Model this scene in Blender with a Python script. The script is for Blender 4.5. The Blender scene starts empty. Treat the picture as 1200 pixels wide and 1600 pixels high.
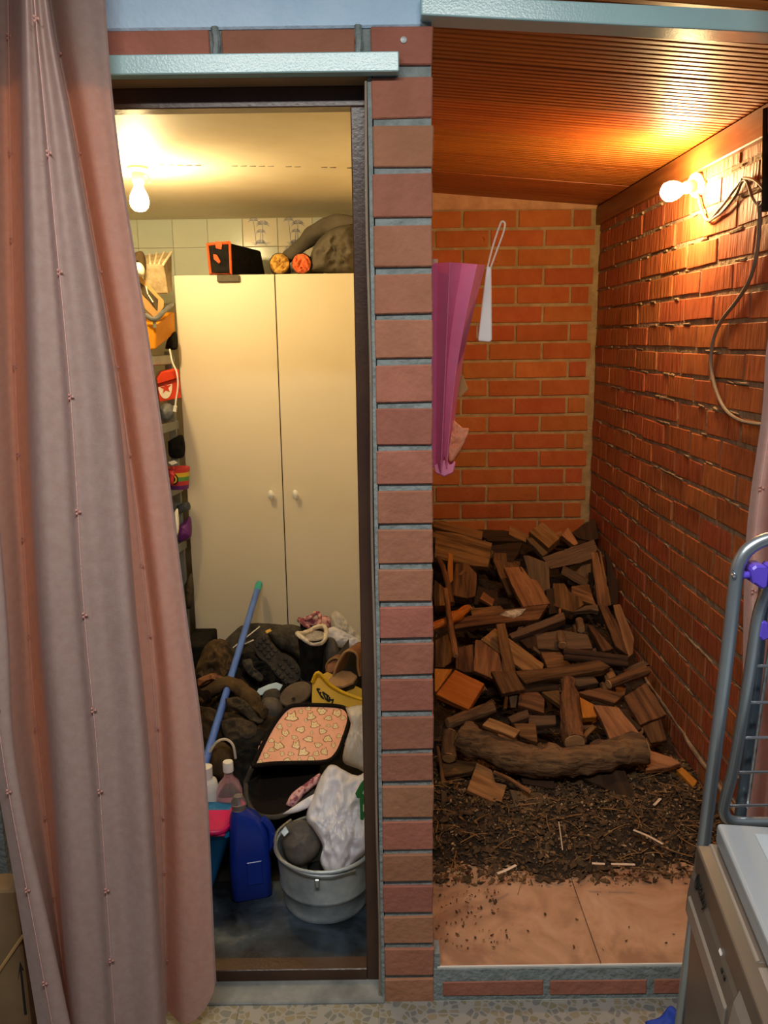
import bpy, bmesh, math, random
from mathutils import Vector, Matrix, noise
random.seed(7)
SC = bpy.context.scene
COL = SC.collection
# ---------------------------------------------------------------- camera, world, large lights, exposure
F, TH, RHO, H = 1300.0, math.radians(11.8), math.radians(0.75), 1.54
FW = Vector((0, math.cos(TH), -math.sin(TH))); BU = Vector((0, math.sin(TH), math.cos(TH))); BX = Vector((1, 0, 0))
RT = math.cos(RHO)*BX - math.sin(RHO)*BU
UP = math.sin(RHO)*BX + math.cos(RHO)*BU
C = Vector((0, 0, H))
cam = bpy.data.objects.new('camera', bpy.data.cameras.new('camera')); COL.objects.link(cam)
cam.data.sensor_fit = 'VERTICAL'; cam.data.sensor_height = 36; cam.data.lens = F/1600*36
cam.data.clip_start = .02
M4 = Matrix((RT, UP, -FW)).transposed().to_4x4(); M4.translation = C
cam.matrix_world = M4
SC.camera = cam
vs = SC.view_settings
vs.view_transform = 'Standard'; vs.look = 'None'; vs.gamma = 1; vs.use_curve_mapping = False
vs.exposure = 0.0
BULB_CLOSET, BULB_WOOD, LAMP_ROOM = 500.0, 520.0, 42.0
w = bpy.data.worlds.new('world'); SC.world = w; w.use_nodes = True
w.node_tree.nodes['Background'].inputs[0].default_value = (.62, .74, 1, 1)
w.node_tree.nodes['Background'].inputs[1].default_value = .10
ld = bpy.data.lights.new('room_lamp', 'AREA'); ld.shape = 'RECTANGLE'; ld.size = 1.2; ld.size_y = .14
ld.energy = LAMP_ROOM; ld.color = (1, .97, .92)
lo = bpy.data.objects.new('room_lamp', ld); COL.objects.link(lo); lo.location = (-.1, .4, 2.46)

# ---------------------------------------------------------------- helpers
def ray(x, y): return RT*((x-600)/F) - UP*((y-800)/F) + FW
def PY(x, y, Y): d = ray(x, y); return C + d*(Y/d.y)
def PZ(x, y, Z): d = ray(x, y); return C + d*((Z-H)/d.z)
def PX(x, y, X): d = ray(x, y); return C + d*(X/d.x)
def hit(x, y, p, n): d = ray(x, y); return C + d*((p-C).dot(n)/d.dot(n))

def node(nt, t, **kw):
    n = nt.nodes.new(t)
    for k, v in kw.items():
        if k in n.inputs.keys(): n.inputs[k].default_value = v
        else: setattr(n, k, v)
    return n
def rgb(h):
    h = h.lstrip('#'); v = [int(h[i:i+2], 16)/255 for i in (0, 2, 4)]
    return tuple(((c+.055)/1.055)**2.4 if c > .04045 else c/12.92 for c in v)+(1,)
MATS = {}
def mat(name, c1, c2=None, rough=.7, scale=8, stretch=(1,1,1), bump=0, bscale=None, metal=0, rand=0, hrand=0,
        spec=.4, lo=.38, hi=.62, trans=0, tcol=None, c3=None, alpha=1, detail=5, glass=0, coat=0, sheen=0, dist=0):
    m = bpy.data.materials.new(name); m.use_nodes = True; MATS[name] = m
    nt = m.node_tree; L = nt.links.new
    p = nt.nodes['Principled BSDF']; p.inputs['Roughness'].default_value = rough
    p.inputs['Metallic'].default_value = metal; p.inputs['Specular IOR Level'].default_value = spec
    if coat: p.inputs['Coat Weight'].default_value = coat; p.inputs['Coat Roughness'].default_value = .15
    if sheen: p.inputs['Sheen Weight'].default_value = sheen
    if glass: p.inputs['Transmission Weight'].default_value = glass
    p.inputs['Alpha'].default_value = alpha
    tc = node(nt, 'ShaderNodeTexCoord'); mp = node(nt, 'ShaderNodeMapping'); mp.inputs['Scale'].default_value = stretch
    L(tc.outputs['Object'], mp.inputs['Vector'])
    vec = mp.outputs['Vector']
    oi = None
    if rand or hrand:
        oi = node(nt, 'ShaderNodeObjectInfo')
        ad = node(nt, 'ShaderNodeVectorMath', operation='ADD'); sc = node(nt, 'ShaderNodeVectorMath', operation='SCALE')
        sc.inputs[0].default_value = (17, 31, 23); L(oi.outputs['Random'], sc.inputs['Scale'])
        L(vec, ad.inputs[0]); L(sc.outputs[0], ad.inputs[1]); vec = ad.outputs[0]
    nz = node(nt, 'ShaderNodeTexNoise', Scale=scale, Detail=detail, Roughness=.6, Distortion=dist); L(vec, nz.inputs['Vector'])
    rp = node(nt, 'ShaderNodeValToRGB'); e = rp.color_ramp.elements
    e[0].position = lo; e[0].color = rgb(c1); e[1].position = hi; e[1].color = rgb(c2 or c1)
    if c3: k = e.new((lo+hi)/2+.22); k.color = rgb(c3)
    L(nz.outputs['Fac'], rp.inputs['Fac'])
    out = rp.outputs['Color']
    if oi:
        hs = node(nt, 'ShaderNodeHueSaturation')
        mr = node(nt, 'ShaderNodeMapRange'); mr.inputs['To Min'].default_value = 1-rand; mr.inputs['To Max'].default_value = 1+rand
        L(oi.outputs['Random'], mr.inputs['Value']); L(mr.outputs[0], hs.inputs['Value'])
        if hrand:
            m2 = node(nt, 'ShaderNodeMath', operation='MULTIPLY'); m2.inputs[1].default_value = 7.13; L(oi.outputs['Random'], m2.inputs[0])
            fr = node(nt, 'ShaderNodeMath', operation='FRACT'); L(m2.outputs[0], fr.inputs[0])
            mh = node(nt, 'ShaderNodeMapRange'); mh.inputs['To Min'].default_value = .5-hrand; mh.inputs['To Max'].default_value = .5+hrand
            L(fr.outputs[0], mh.inputs['Value']); L(mh.outputs[0], hs.inputs['Hue'])
        L(out, hs.inputs['Color']); out = hs.outputs['Color']
    L(out, p.inputs['Base Color'])
    if bump:
        nb = node(nt, 'ShaderNodeTexNoise', Scale=bscale or scale*3, Detail=4); L(vec, nb.inputs['Vector'])
        bm_ = node(nt, 'ShaderNodeBump', Strength=bump, Distance=.01); L(nb.outputs['Fac'], bm_.inputs['Height'])
        L(bm_.outputs[0], p.inputs['Normal'])
    if trans:
        tr = node(nt, 'ShaderNodeBsdfTranslucent'); mx = node(nt, 'ShaderNodeMixShader'); mx.inputs[0].default_value = trans
        if tcol: tr.inputs['Color'].default_value = rgb(tcol)
        else: L(out, tr.inputs['Color'])
        L(p.outputs[0], mx.inputs[1]); L(tr.outputs[0], mx.inputs[2])
        L(mx.outputs[0], nt.nodes['Material Output'].inputs['Surface'])
    return m
def emit(name, col, strength):
    m = bpy.data.materials.new(name); m.use_nodes = True; MATS[name] = m
    nt = m.node_tree; nt.nodes.remove(nt.nodes['Principled BSDF'])
    e = node(nt, 'ShaderNodeEmission'); e.inputs[0].default_value = col; e.inputs[1].default_value = strength
    nt.links.new(e.outputs[0], nt.nodes['Material Output'].inputs['Surface'])

class MB:
    def __init__(s): s.v = []; s.f = []
    def add(s, vs_, fs): o = len(s.v); s.v += [Vector(v) for v in vs_]; s.f += [[i+o for i in f] for f in fs]; return s
    def box(s, lo_, hi_, mtx=None):
        (a,b,c),(d,e,g) = lo_, hi_
        vs_ = [Vector(p) for p in ((a,b,c),(d,b,c),(d,e,c),(a,e,c),(a,b,g),(d,b,g),(d,e,g),(a,e,g))]
        if mtx: vs_ = [mtx @ v for v in vs_]
        return s.add(vs_, [(0,3,2,1),(4,5,6,7),(0,1,5,4),(1,2,6,5),(2,3,7,6),(3,0,4,7)])
    def tube(s, pts, r, n=10, caps=True, squash=1.0):
        pts = [Vector(p) for p in pts]; k = len(pts)
        rs = r if isinstance(r, (list, tuple)) else [r]*k
        t0 = (pts[1]-pts[0]).normalized(); a = Vector((0,0,1)) if abs(t0.z) < .9 else Vector((1,0,0))
        nr = (a - t0*a.dot(t0)).normalized(); vs_ = []
        for i, p in enumerate(pts):
            t = (pts[min(i+1,k-1)]-pts[max(i-1,0)]).normalized()
            nr = (nr - t*nr.dot(t)).normalized(); b = t.cross(nr)
            for j in range(n):
                an = 2*math.pi*j/n; vs_.append(p + (nr*math.cos(an)*squash + b*math.sin(an))*rs[i])
        fs = [(i*n+j, i*n+(j+1)%n, (i+1)*n+(j+1)%n, (i+1)*n+j) for i in range(k-1) for j in range(n)]
        if caps: fs += [tuple(range(n-1,-1,-1)), tuple((k-1)*n+j for j in range(n))]
        return s.add(vs_, fs)
    def lathe(s, prof, n=24, mtx=None, sx=1, sy=1):
        vs_ = []; mtx = mtx or Matrix()
        for r, z in prof:
            for j in range(n):
                a = 2*math.pi*j/n; vs_.append(mtx @ Vector((r*sx*math.cos(a), r*sy*math.sin(a), z)))
        k = len(prof)
        fs = [(i*n+j, i*n+(j+1)%n, (i+1)*n+(j+1)%n, (i+1)*n+j) for i in range(k-1) for j in range(n)]
        if prof[0][0] > 0.0005: fs.append(tuple(range(n-1,-1,-1)))
        if prof[-1][0] > 0.0005: fs.append(tuple((k-1)*n+j for j in range(n)))
        return s.add(vs_, fs)
    def shell(s, prof, n=24, mtx=None, sx=1, sy=1):   # lathe without caps
        k = len(s.f); s.lathe(prof, n, mtx, sx, sy); s.f = s.f[:k+(len(prof)-1)*n]; return s
    def prism(s, poly, n, thick):       # poly: 3D points on a plane, extruded by -n*thick
        k = len(poly); a = [Vector(p) for p in poly]; b = [p - n*thick for p in a]
        return s.add(a+b, [tuple(range(k)), tuple(range(2*k-1, k-1, -1))] + [(i, i+k, (i+1)%k+k, (i+1)%k) for i in range(k)])
    def grid(s, fn, nu, nv):
        vs_ = [fn(i/nu, j/nv) for j in range(nv+1) for i in range(nu+1)]
        return s.add(vs_, [(j*(nu+1)+i, j*(nu+1)+i+1, (j+1)*(nu+1)+i+1, (j+1)*(nu+1)+i) for j in range(nv) for i in range(nu)])
    def build(s, name, material, parent=None, smooth=False, bevel=0, mtx=None, solid=0, seg=1, recalc=True):
        me = bpy.data.meshes.new(name)
        inv = mtx.inverted() if mtx else None
        me.from_pydata([inv @ v if inv else v for v in s.v], [], s.f)
        if recalc:
            bm = bmesh.new(); bm.from_mesh(me); bmesh.ops.recalc_face_normals(bm, faces=bm.faces); bm.to_mesh(me); bm.free()
        me.materials.append(MATS[material] if isinstance(material, str) else material)
        if smooth:
            for p in me.polygons: p.use_smooth = True
            if smooth != 'all': me.set_sharp_from_angle(angle=math.radians(45))
        return link(name, me, parent, mtx, bevel, solid, seg)
def link(name, me, parent=None, mtx=None, bevel=0, solid=0, seg=1):
    o = bpy.data.objects.new(name, me); COL.objects.link(o)
    if mtx: o.matrix_world = mtx
    if parent:
        o.parent = parent
        o.matrix_parent_inverse = parent.matrix_world.inverted() if parent.matrix_world else Matrix()
        o.matrix_basis = mtx if mtx else Matrix()
    if solid:
        md = o.modifiers.new('solid', 'SOLIDIFY'); md.thickness = solid; md.offset = 0
    if bevel:
        md = o.modifiers.new('bevel', 'BEVEL'); md.width = bevel; md.segments = seg; md.limit_method = 'ANGLE'; md.angle_limit = math.radians(50)
    return o
def tag(o, label, cat=None, group=None, kind=None):
    if label: o['label'] = label
    if cat: o['category'] = cat
    if group: o['group'] = group
    if kind: o['kind'] = kind
    return o
def thing(name, label, cat, group=None, loc=(0,0,0)):
    o = bpy.data.objects.new(name, None); COL.objects.link(o); o.empty_display_size = .05
    o.matrix_world = Matrix.Translation(loc)
    return tag(o, label, cat, group)
def struct(o): o['kind'] = 'structure'; return o
def pathpts(pts, n=6):          # Catmull-Rom through points
    p = [Vector(q) for q in pts]; out = []
    for i in range(len(p)-1):
        a, b, c, d = p[max(i-1,0)], p[i], p[i+1], p[min(i+2,len(p)-1)]
        for k in range(n):
            t = k/n; out.append(.5*((2*b)+(c-a)*t+(2*a-5*b+4*c-d)*t*t+(3*b-a-3*c+d)*t**3))
    out.append(p[-1]); return out
def frame_of(c, n, xd):
    xd = (xd - n*xd.dot(n)).normalized(); y = n.cross(xd)
    m = Matrix((xd, y, n)).transposed().to_4x4(); m.translation = c; return m

# ---------------------------------------------------------------- materials
def brickmat(name, a, b, bump, rand=.16, hr=.012, st=(1,1,1), bs=60, c3=None, rough=.88):
    return mat(name, a, b, rough=rough, scale=14, stretch=st, bump=bump, bscale=bs, rand=rand, hrand=hr, spec=.25, lo=.3, hi=.72, c3=c3)
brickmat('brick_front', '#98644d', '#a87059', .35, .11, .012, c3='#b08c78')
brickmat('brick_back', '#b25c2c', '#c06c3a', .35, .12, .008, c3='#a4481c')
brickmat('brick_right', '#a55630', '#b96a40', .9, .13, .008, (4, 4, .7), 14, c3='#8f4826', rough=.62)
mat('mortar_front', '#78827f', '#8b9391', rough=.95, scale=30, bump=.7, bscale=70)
mat('soffit', '#a08664', '#8f7757', rough=.7, scale=6)
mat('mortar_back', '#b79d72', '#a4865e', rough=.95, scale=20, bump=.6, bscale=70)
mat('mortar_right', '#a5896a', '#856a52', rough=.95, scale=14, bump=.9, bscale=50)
mat('plaster_blue', '#b4d2ea', '#c4def2', rough=.8, scale=5, bump=.35, bscale=60)
mat('plaster_band', '#d9a57c', '#c58f68', rough=.9, scale=14, bump=.4)
mat('paint_green', '#a2c8c9', '#acd0d1', rough=.22, scale=4, bump=.06, bscale=260, spec=.6)
mat('frame_brown', '#3f2a1e', '#4a3325', rough=.32, scale=6, bump=.08, bscale=150, spec=.5)
mat('closet_paint', '#e6dcc4', '#dccfb2', rough=.6, scale=3, bump=.08)
mat('tile_blue', '#c9d6cf', '#d3dcd2', rough=.16, scale=3, bump=.05, rand=.04, spec=.5)
mat('tile_cream', '#e2dcc8', '#d9d2bc', rough=.16, scale=3, spec=.5)
mat('grout', '#b8b4a4', rough=.9)
mat('palm_ink', '#5d6488', '#7a7f9c', rough=.3)
mat('closet_floor', '#0a0f16', '#323f4b', rough=.5, scale=6, bump=.25, lo=.40, hi=.58, c3='#656c70', detail=9, dist=.5)
mat('cement', '#6c6e6c', '#8a8c88', rough=.95, scale=9, bump=.5)
mat('board_ceiling', '#984e18', '#b26222', rough=.45, scale=5, stretch=(.5, 6, 6), bump=.06, rand=.12, hrand=.006, spec=.35, c3='#7f3d10')
mat('wood_trim', '#7a4420', '#945a2c', rough=.4, scale=5, stretch=(6, .6, 6))
mat('floor_tile', '#9c7256', '#c0926f', rough=.42, scale=6, bump=.06, rand=.04, lo=.40, hi=.56, c3='#cda381', detail=8, dist=.8)
mat('tile_edge', '#e8e2d6', rough=.5)
mat('soil', '#291e14', '#3f2f20', rough=1, scale=40, bump=1.0, bscale=90)
mat('chip', '#6b4c30', '#453020', rough=.95, scale=20, rand=0)
WD = dict(stretch=(1.2, 12, 12), bump=.7, bscale=9, hrand=.008, spec=.2, lo=.36, hi=.64)
mat('wood_brown', '#523520', '#8a5f38', rough=.85, scale=4, rand=.38, c3='#3c2717', **WD)
mat('wood_dark', '#332318', '#463122', rough=.9, scale=4, rand=.25, c3='#281c13', **WD)
mat('wood_grey', '#5e4733', '#75593f', rough=.9, scale=4, rand=.2, c3='#4b3828', **WD)
mat('wood_pale', '#7d5230', '#aa7749', rough=.85, scale=4, rand=.2, c3='#5f3d22', **WD)
mat('wood_orange', '#b4641a', '#c27424', rough=.5, scale=4, rand=.1, c3='#a4560f', **WD)
mat('wood_cut', '#a87a4a', '#c09460', rough=.9, scale=20)
mat('bark', '#553c27', '#82603d', rough=.95, scale=5, stretch=(2,11,11), bump=1.0, bscale=6, rand=.15, c3='#2c1f16')
mat('white_paint', '#d8c8b0', '#7b6a55', rough=.8, scale=30)
mat('splinter', '#e6cdb0', '#d6b694', rough=.8)
mat('wardrobe', '#e9e0cb', '#e5dbc4', rough=.42, scale=2, spec=.4)
mat('white_plastic', '#eceae4', rough=.35)
mat('knob', '#f0efe8', rough=.25)
mat('dark_gap', '#1a1612', rough=.9)
mat('metal_grey', '#8b8f8e', '#9ba09e', rough=.45, metal=.5, scale=6)
mat('alu', '#b3bcc0', '#a5afb4', rough=.33, metal=.85, scale=5, bump=.03)
mat('alu_dark', '#6f7f8c', '#5f6f7c', rough=.4, metal=.6)
mat('wire', '#c8ccce', rough=.25, metal=.9)
mat('purple', '#5a45c8', '#6650d4', rough=.35)
def cloth(n, a, b=None, **k):
    kw = dict(rough=.92, scale=30, bump=.25, bscale=160, spec=.15); kw.update(k); mat(n, a, b or a, **kw)
cloth('curtain', '#b6a299', '#ae9990', trans=.32, tcol='#e08a62', scale=60, bump=.12, bscale=400, sheen=.1)
cloth('thread', '#d8aa9e', scale=9)
cloth('knot', '#c08c80')
cloth('cloth_brown', '#33281c', '#56452f', bump=.6, bscale=25, scale=8)
cloth('cloth_olive', '#3d352a', '#574c3c', bump=.4, bscale=40, scale=9)
cloth('cloth_black', '#141414', '#22211f', bump=.3, bscale=40)
cloth('cloth_grey', '#5b554b', '#746c60', bump=.5, bscale=22, scale=6)
cloth('cloth_bag_dark', '#3a3631', '#4d4841', bump=.3, bscale=50)
mat('reflective', '#f0eadc', rough=.3)
mat('rubber', '#2a2723', '#413b33', rough=.8, scale=20, bump=.4)
mat('leather_brown', '#6e4326', '#8a5732', rough=.55, scale=12, bump=.2)
mat('footbed', '#a88358', '#8d6c48', rough=.8, scale=12, bump=.2)
mat('felt_sole', '#6b5b4a', '#574a3c', rough=.95, scale=14, bump=.3)
cloth('fur', '#f2e6cf', '#e0d0b4', bump=1.0, bscale=80, trans=.1)
cloth('floral', '#d9a7a2', '#8d4c58', scale=40, lo=.45, hi=.55)
mat('shoe_grey', '#4a443e', '#5b544c', rough=.7, scale=14, bump=.2)
mat('yellow', '#e0b21e', '#d3a214', rough=.45, scale=5)
mat('ink_black', '#17140f', rough=.7)
mat('mask_blue', '#a9c6dc', '#c4d8e4', rough=.8)
cloth('cat_cloth', '#f4b796', '#efae8c', bump=.15, bscale=200)
cloth('cat_cream', '#f3dfb4', '#ecd19c')
cloth('cat_line', '#9c6a48')
cloth('piping', '#1b1512', bump=.2)
mat('bag_white', '#f6f4f6', '#ebe9f0', rough=.38, scale=6, bump=.25, bscale=16, trans=.35, spec=.5)
mat('bag_clear', '#e9e4dc', '#f3efe8', rough=.3, scale=6, bump=.3, bscale=14, trans=.5, spec=.5)
mat('bag_green', '#2c8a4a', '#3c9a58', rough=.4, trans=.2)
mat('bag_print', '#cfe6c8', rough=.4)
mat('zinc', '#6f7c84', '#bcc5c6', rough=.5, metal=.45, scale=8, bump=.12, bscale=30, lo=.3, hi=.7, c3='#6d7a82')
mat('jug_blue', '#0b2680', '#0e2c8a', rough=.3, scale=4, spec=.5)
mat('bin_blue', '#1f78b4', '#1a6aa4', rough=.4)
mat('pink_plastic', '#d61f6a', '#c81860', rough=.35)
mat('clear_plastic', '#e6d9d4', rough=.12, glass=.85, spec=.5)
mat('pink_liquid', '#e58fb4', '#e89abc', rough=.2, trans=.3)
mat('blue_pole', '#4f74d0', '#5a80da', rough=.35, scale=6)
mat('teal', '#35b0a6', rough=.35)
mat('umb_pink', '#f892bc', '#f286b2', rough=.5, scale=8, trans=.3)
mat('umb_inner', '#e89a72', '#e08c66', rough=.6, trans=.2)
mat('cable_grey', '#8f7f6e', '#7e6f60', rough=.55)
mat('cable_black', '#1c1916', rough=.6)
mat('ceramic', '#d9cbb0', rough=.4)
mat('cardboard', '#b08a58', '#a37e4e', rough=.9, scale=10)
mat('cardboard_dark', '#6e5638', '#7a6040', rough=.9, scale=8)
mat('mustard', '#d9920f', '#c98408', rough=.7, scale=8, bump=.2)
mat('lantern_stone', '#a39274', '#877658', rough=.9, scale=26, bump=.4)
mat('box_red', '#d8401c', '#cc3a18', rough=.5)
mat('box_white', '#f0e2d0', rough=.5)
mat('orange_trim', '#e2602a', '#d65a26', rough=.6)
mat('bundle_grey', '#4d5156', '#62666a', rough=.5, scale=12, bump=.4)
mat('stripe_yellow', '#d8b83a', rough=.5); mat('stripe_green', '#5c9a4c', rough=.5); mat('stripe_red', '#c43a3c', rough=.5)
mat('purple_bag', '#5c2470', '#6e2c82', rough=.5, bump=.2)
mat('tube_yellow', '#cfa24e', '#b98c3e', rough=.8, scale=20, bump=.4)
mat('tube_orange', '#ea7a48', '#dd6c3c', rough=.8, scale=20, bump=.4)
mat('machine', '#54493d', '#594e42', rough=.35, scale=3, spec=.5)  # shade and warm bounce on the front put into this brown base colour
mat('machine_panel', '#5a5047', '#60564c', rough=.4, scale=3)  # panel colour darkened the same way, with the front's shade in it
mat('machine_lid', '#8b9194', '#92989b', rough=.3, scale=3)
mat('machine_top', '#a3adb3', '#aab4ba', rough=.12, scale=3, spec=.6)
mat('machine_band', '#7a7167', rough=.35)
mat('blue_cloth', '#1f3d9c', '#2b4bb0', rough=.7)
emit('bulb_warm', (1, .72, .34, 1), BULB_CLOSET)
emit('bulb_orange', (1, .69, .31, 1), BULB_WOOD)

def terrazzo(name, base, a, b, c):
    m = mat(name, base, base, rough=.4); nt = m.node_tree; L = nt.links.new
    p = nt.nodes['Principled BSDF']; tc = [n for n in nt.nodes if n.type == 'TEX_COORD'][0]
    v = node(nt, 'ShaderNodeTexVoronoi', Scale=55); L(tc.outputs['Object'], v.inputs['Vector'])
    v2 = node(nt, 'ShaderNodeTexVoronoi', feature='DISTANCE_TO_EDGE', Scale=55); L(tc.outputs['Object'], v2.inputs['Vector'])
    sp = node(nt, 'ShaderNodeSeparateColor'); L(v.outputs['Color'], sp.inputs[0])
    r = node(nt, 'ShaderNodeValToRGB'); r.color_ramp.interpolation = 'CONSTANT'
    e = r.color_ramp.elements; e[0].position = 0; e[0].color = rgb(a); e[1].position = .3; e[1].color = rgb(b)
    k = e.new(.55); k.color = rgb(c); k = e.new(.72); k.color = rgb(base)
    L(sp.outputs[0], r.inputs[0])
    st = node(nt, 'ShaderNodeMath', operation='GREATER_THAN'); st.inputs[1].default_value = .09; L(v2.outputs['Distance'], st.inputs[0])
    mx = node(nt, 'ShaderNodeMix', data_type='RGBA'); L(st.outputs[0], mx.inputs[0]); mx.inputs[6].default_value = rgb(base); L(r.outputs[0], mx.inputs[7])
    L(mx.outputs[2], p.inputs['Base Color'])
terrazzo('terrazzo', '#8f8d85', '#7b745e', '#6f706c', '#857c66')

# ---------------------------------------------------------------- the setting
FY = 1.70                     # facade plane
# front floor: terrazzo tiles as pieces
fl = struct(MB().box((-2.4, -1.2, -.06), (1.6, FY+.02, -.004)).build('floor', 'grout'))
tme = None
TS = .33
for i in range(-6, 5):
    for j in range(0, 5):
        x = .305+i*TS; y1 = FY-.004-j*TS
        if tme is None:
            t = MB().box((0, -TS+.0015, -.02), (TS-.0015, -.0015, 0)).build('floor_tile', 'terrazzo', fl, bevel=.001); t.matrix_basis = Matrix.Translation((x, y1, 0)); tme = t.data
        elif y1 - TS < FY and j >= 0:
            link('floor_tile', tme, fl, Matrix.Translation((x, y1, 0)), bevel=.001)
        elif j < 0: pass
# brick makers
def brick_meshes(nm, L_, Hh, D, m, nvar=5, jit=.0015):
    out = []
    for k in range(nvar):
        b = MB().box((-L_/2, 0, -Hh/2), (L_/2, D, Hh/2)); rr = random.Random(k+len(nm)*7)
        b.v = [v+Vector((rr.uniform(-jit, jit), rr.uniform(-jit, 0) if v.y < .001 else 0, rr.uniform(-jit, jit))) for v in b.v]
        me = bpy.data.meshes.new(nm); me.from_pydata(b.v, [], b.f)
        bm = bmesh.new(); bm.from_mesh(me)
        bmesh.ops.bevel(bm, geom=[e for e in bm.edges], offset=.0022, segments=1, affect='EDGES')
        bmesh.ops.recalc_face_normals(bm, faces=bm.faces); bm.to_mesh(me); bm.free()
        me.materials.append(MATS[m]); out.append(me)
    return out
def lay(meshes, parent, mtx, sx=1.0, sz=1.0):
    return link('brick', random.choice(meshes), parent, mtx @ Matrix.Diagonal((sx, 1, sz, 1)))

# front wall: plaster header over the closet door, and the wall left of the door
wf = struct(MB().box((-2.4, FY-.001, 2.1065), (.083, FY+.12, 2.75)).build('wall_front', 'plaster_blue', bevel=.004))
MB().box((-2.4, FY+.004, -.01), (-.875, FY+.12, 2.113)).build('brickwork_core', 'mortar_front', wf)
MB().box((-.875, FY+.006, 2.03), (.0, FY+.12, 2.113)).build('lintel_core', 'mortar_front', wf)
MB().box((-.875, FY+.004, 2.023), (-.0125, FY+.12, 2.0295)).build('soffit', 'soffit', wf)
MB().box((-2.4, FY-.002, -.01), (-.9, FY+.004, 2.113)).build('plaster_skin', 'plaster_blue', wf)
bf = brick_meshes('brick', .24, .066, .03, 'brick_front')
for xa, xb in ((-.86, -.58), (-.565, -.315), (-.291, -.043)):
    lay(bf, wf, Matrix.Translation(((xa+xb)/2, FY-.002, 2.077)), (xb-xa)/.24, .055/.066)
hp = MB()
for x0 in (-.307, -.04):
    hp.tube(pathpts([(x0+.006+random.uniform(-.003,.003), FY-.001, z) for z in (2.05, 2.065, 2.08, 2.095, 2.11)], 2), .007, 6)
hp.build('mortar_smear', 'mortar_front', wf, smooth=True)
# divider wall and its pillar of header bricks
wd = struct(MB().box((-.010, FY+.004, -.01), (.100, 3.97, 2.25)).build('wall_divider', 'mortar_front'))
MB().box((-.0145, FY+.09, 0), (-.010, 3.96, 2.1)).build('closet_skin', 'closet_paint', wd)
hb = brick_meshes('brick', .115, .0725, .1, 'brick_front', 6)
tops = [120,196,272,352,428,500,570,638,705,767,828,890,948,1005,1062,1120,1178,1228,1284,1335,1384,1433,1482,1530]
zt = [PY(630, y, FY).z for y in tops] + [-.018]
lay(hb, wd, Matrix.Translation((.0445, FY-.003, (2.107+2.041)/2)), 1, .066/.0725)
for a, b in zip(zt[:-1], zt[1:]):
    hgt = (a-b)-.0125+random.uniform(-.001, .001)
    lay(hb, wd, Matrix.Translation((.0445+random.uniform(-.0015, .0015), FY-.002+random.uniform(-.001, .0015), a-hgt/2)), 1, hgt/.0725)
sc_ = MB().lathe([(0, -.002), (.005, -.002), (.006, .001), (.001, .002)], 12, Matrix.Translation((.048, FY-.0045, 2.083)) @ Matrix.Rotation(math.pi/2, 4, 'X'))
sc_.build('screw', 'metal_grey', wd, smooth=True)
MB().box((-.0205, FY+.002, .0), (-.0125, FY+.06, 2.022)).build('mortar_edge', 'mortar_front', wd)
# steel lintel and beam, painted pale green
tr1 = struct(MB().box((-1.02, FY-.028, 2.023), (.0385, FY+.003, 2.057)).build('trim_1', 'paint_green', bevel=.002))
bm_ = MB()
for yy in (FY-.03, FY+.02): pass
p0, p1 = Vector((.079, 0, 2.116)), Vector((1.35, 0, 2.116-.0575*1.271))
vs_ = []
for p in (p0, p1):
    for y, z in ((FY-.03, 0), (FY+.03, 0), (FY+.03, .036), (FY-.03, .036)): vs_.append((p.x, y, p.z+z))
bm_.add(vs_, [(0,3,2,1),(4,5,6,7),(0,1,5,4),(1,2,6,5),(2,3,7,6),(3,0,4,7)])
struct(bm_.build('trim_2', 'paint_green', bevel=.003, seg=2))
# brown steel door frame
fr = struct(MB().box((-.875, 1.757, 1.985), (-.0215, 1.80, 2.023)).build('door_1', 'frame_brown', bevel=.002))
MB().box((-.0555, 1.757, .0), (-.0215, 1.80, 1.985)).build('jamb', 'frame_brown', fr, bevel=.002)
MB().box((-.875, 1.757, .0), (-.841, 1.80, 1.985)).build('jamb', 'frame_brown', fr, bevel=.002)
MB().box((-.841, 1.757, .0), (-.0555, 1.80, .037)).build('sill_bar', 'frame_brown', fr, bevel=.002)
cb = MB().tube(pathpts([(-.0245+.0015*math.sin(k*1.3), FY-.001+.003*math.sin(k*.9), .02+k*.133) for k in range(16)], 4), .0028, 6)
tag(cb.build('thin_cable', 'cable_grey', smooth=True), 'thin grey cable running down the left edge of the brick pillar', 'cable')
st_ = struct(MB().box((-1.0, FY-.012, -.02), (-.0125, 1.80, .006)).build('trim_3', 'cement', bevel=.003))
# closet shell
cf = struct(MB().box((-1.42, 1.78, -.05), (-.012, 3.97, .02)).build('floor_closet', 'closet_floor'))
struct(MB().box((-1.42, 1.80, 2.08), (-.012, 3.97, 2.16)).build('ceiling_closet', 'closet_paint'))
MB_seam = MB()
for k in range(24):
    x0 = -.72+k*.028
    if random.random() < .75:
        MB_seam.tube([(x0, 2.785+(x0+.589)*.148, 2.080), (x0+.02, 2.785+(x0+.569)*.148+random.uniform(-.003, .003), 2.079)], random.uniform(.001, .003), 5)
MB_seam.build('plaster_seam', 'cloth_grey', bpy.data.objects['ceiling_closet'])
struct(MB().box((-1.46, 1.80, -.05), (-1.42, 3.97, 2.16)).build('wall_left', 'closet_paint'))
wcb = struct(MB().box((-1.42, 3.955, -.05), (-.012, 3.99, 2.16)).build('wall_closet_back', 'grout'))
TW = .1585; X0 = -.624; ZT = 2.079
tl = {}
for mname in ('tile_blue', 'tile_cream'):
    o = MB().box((.001, -.006, -TW*.78+.001), (TW-.001, 0, -.001)); tl[mname] = o
tmesh = {}
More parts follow.
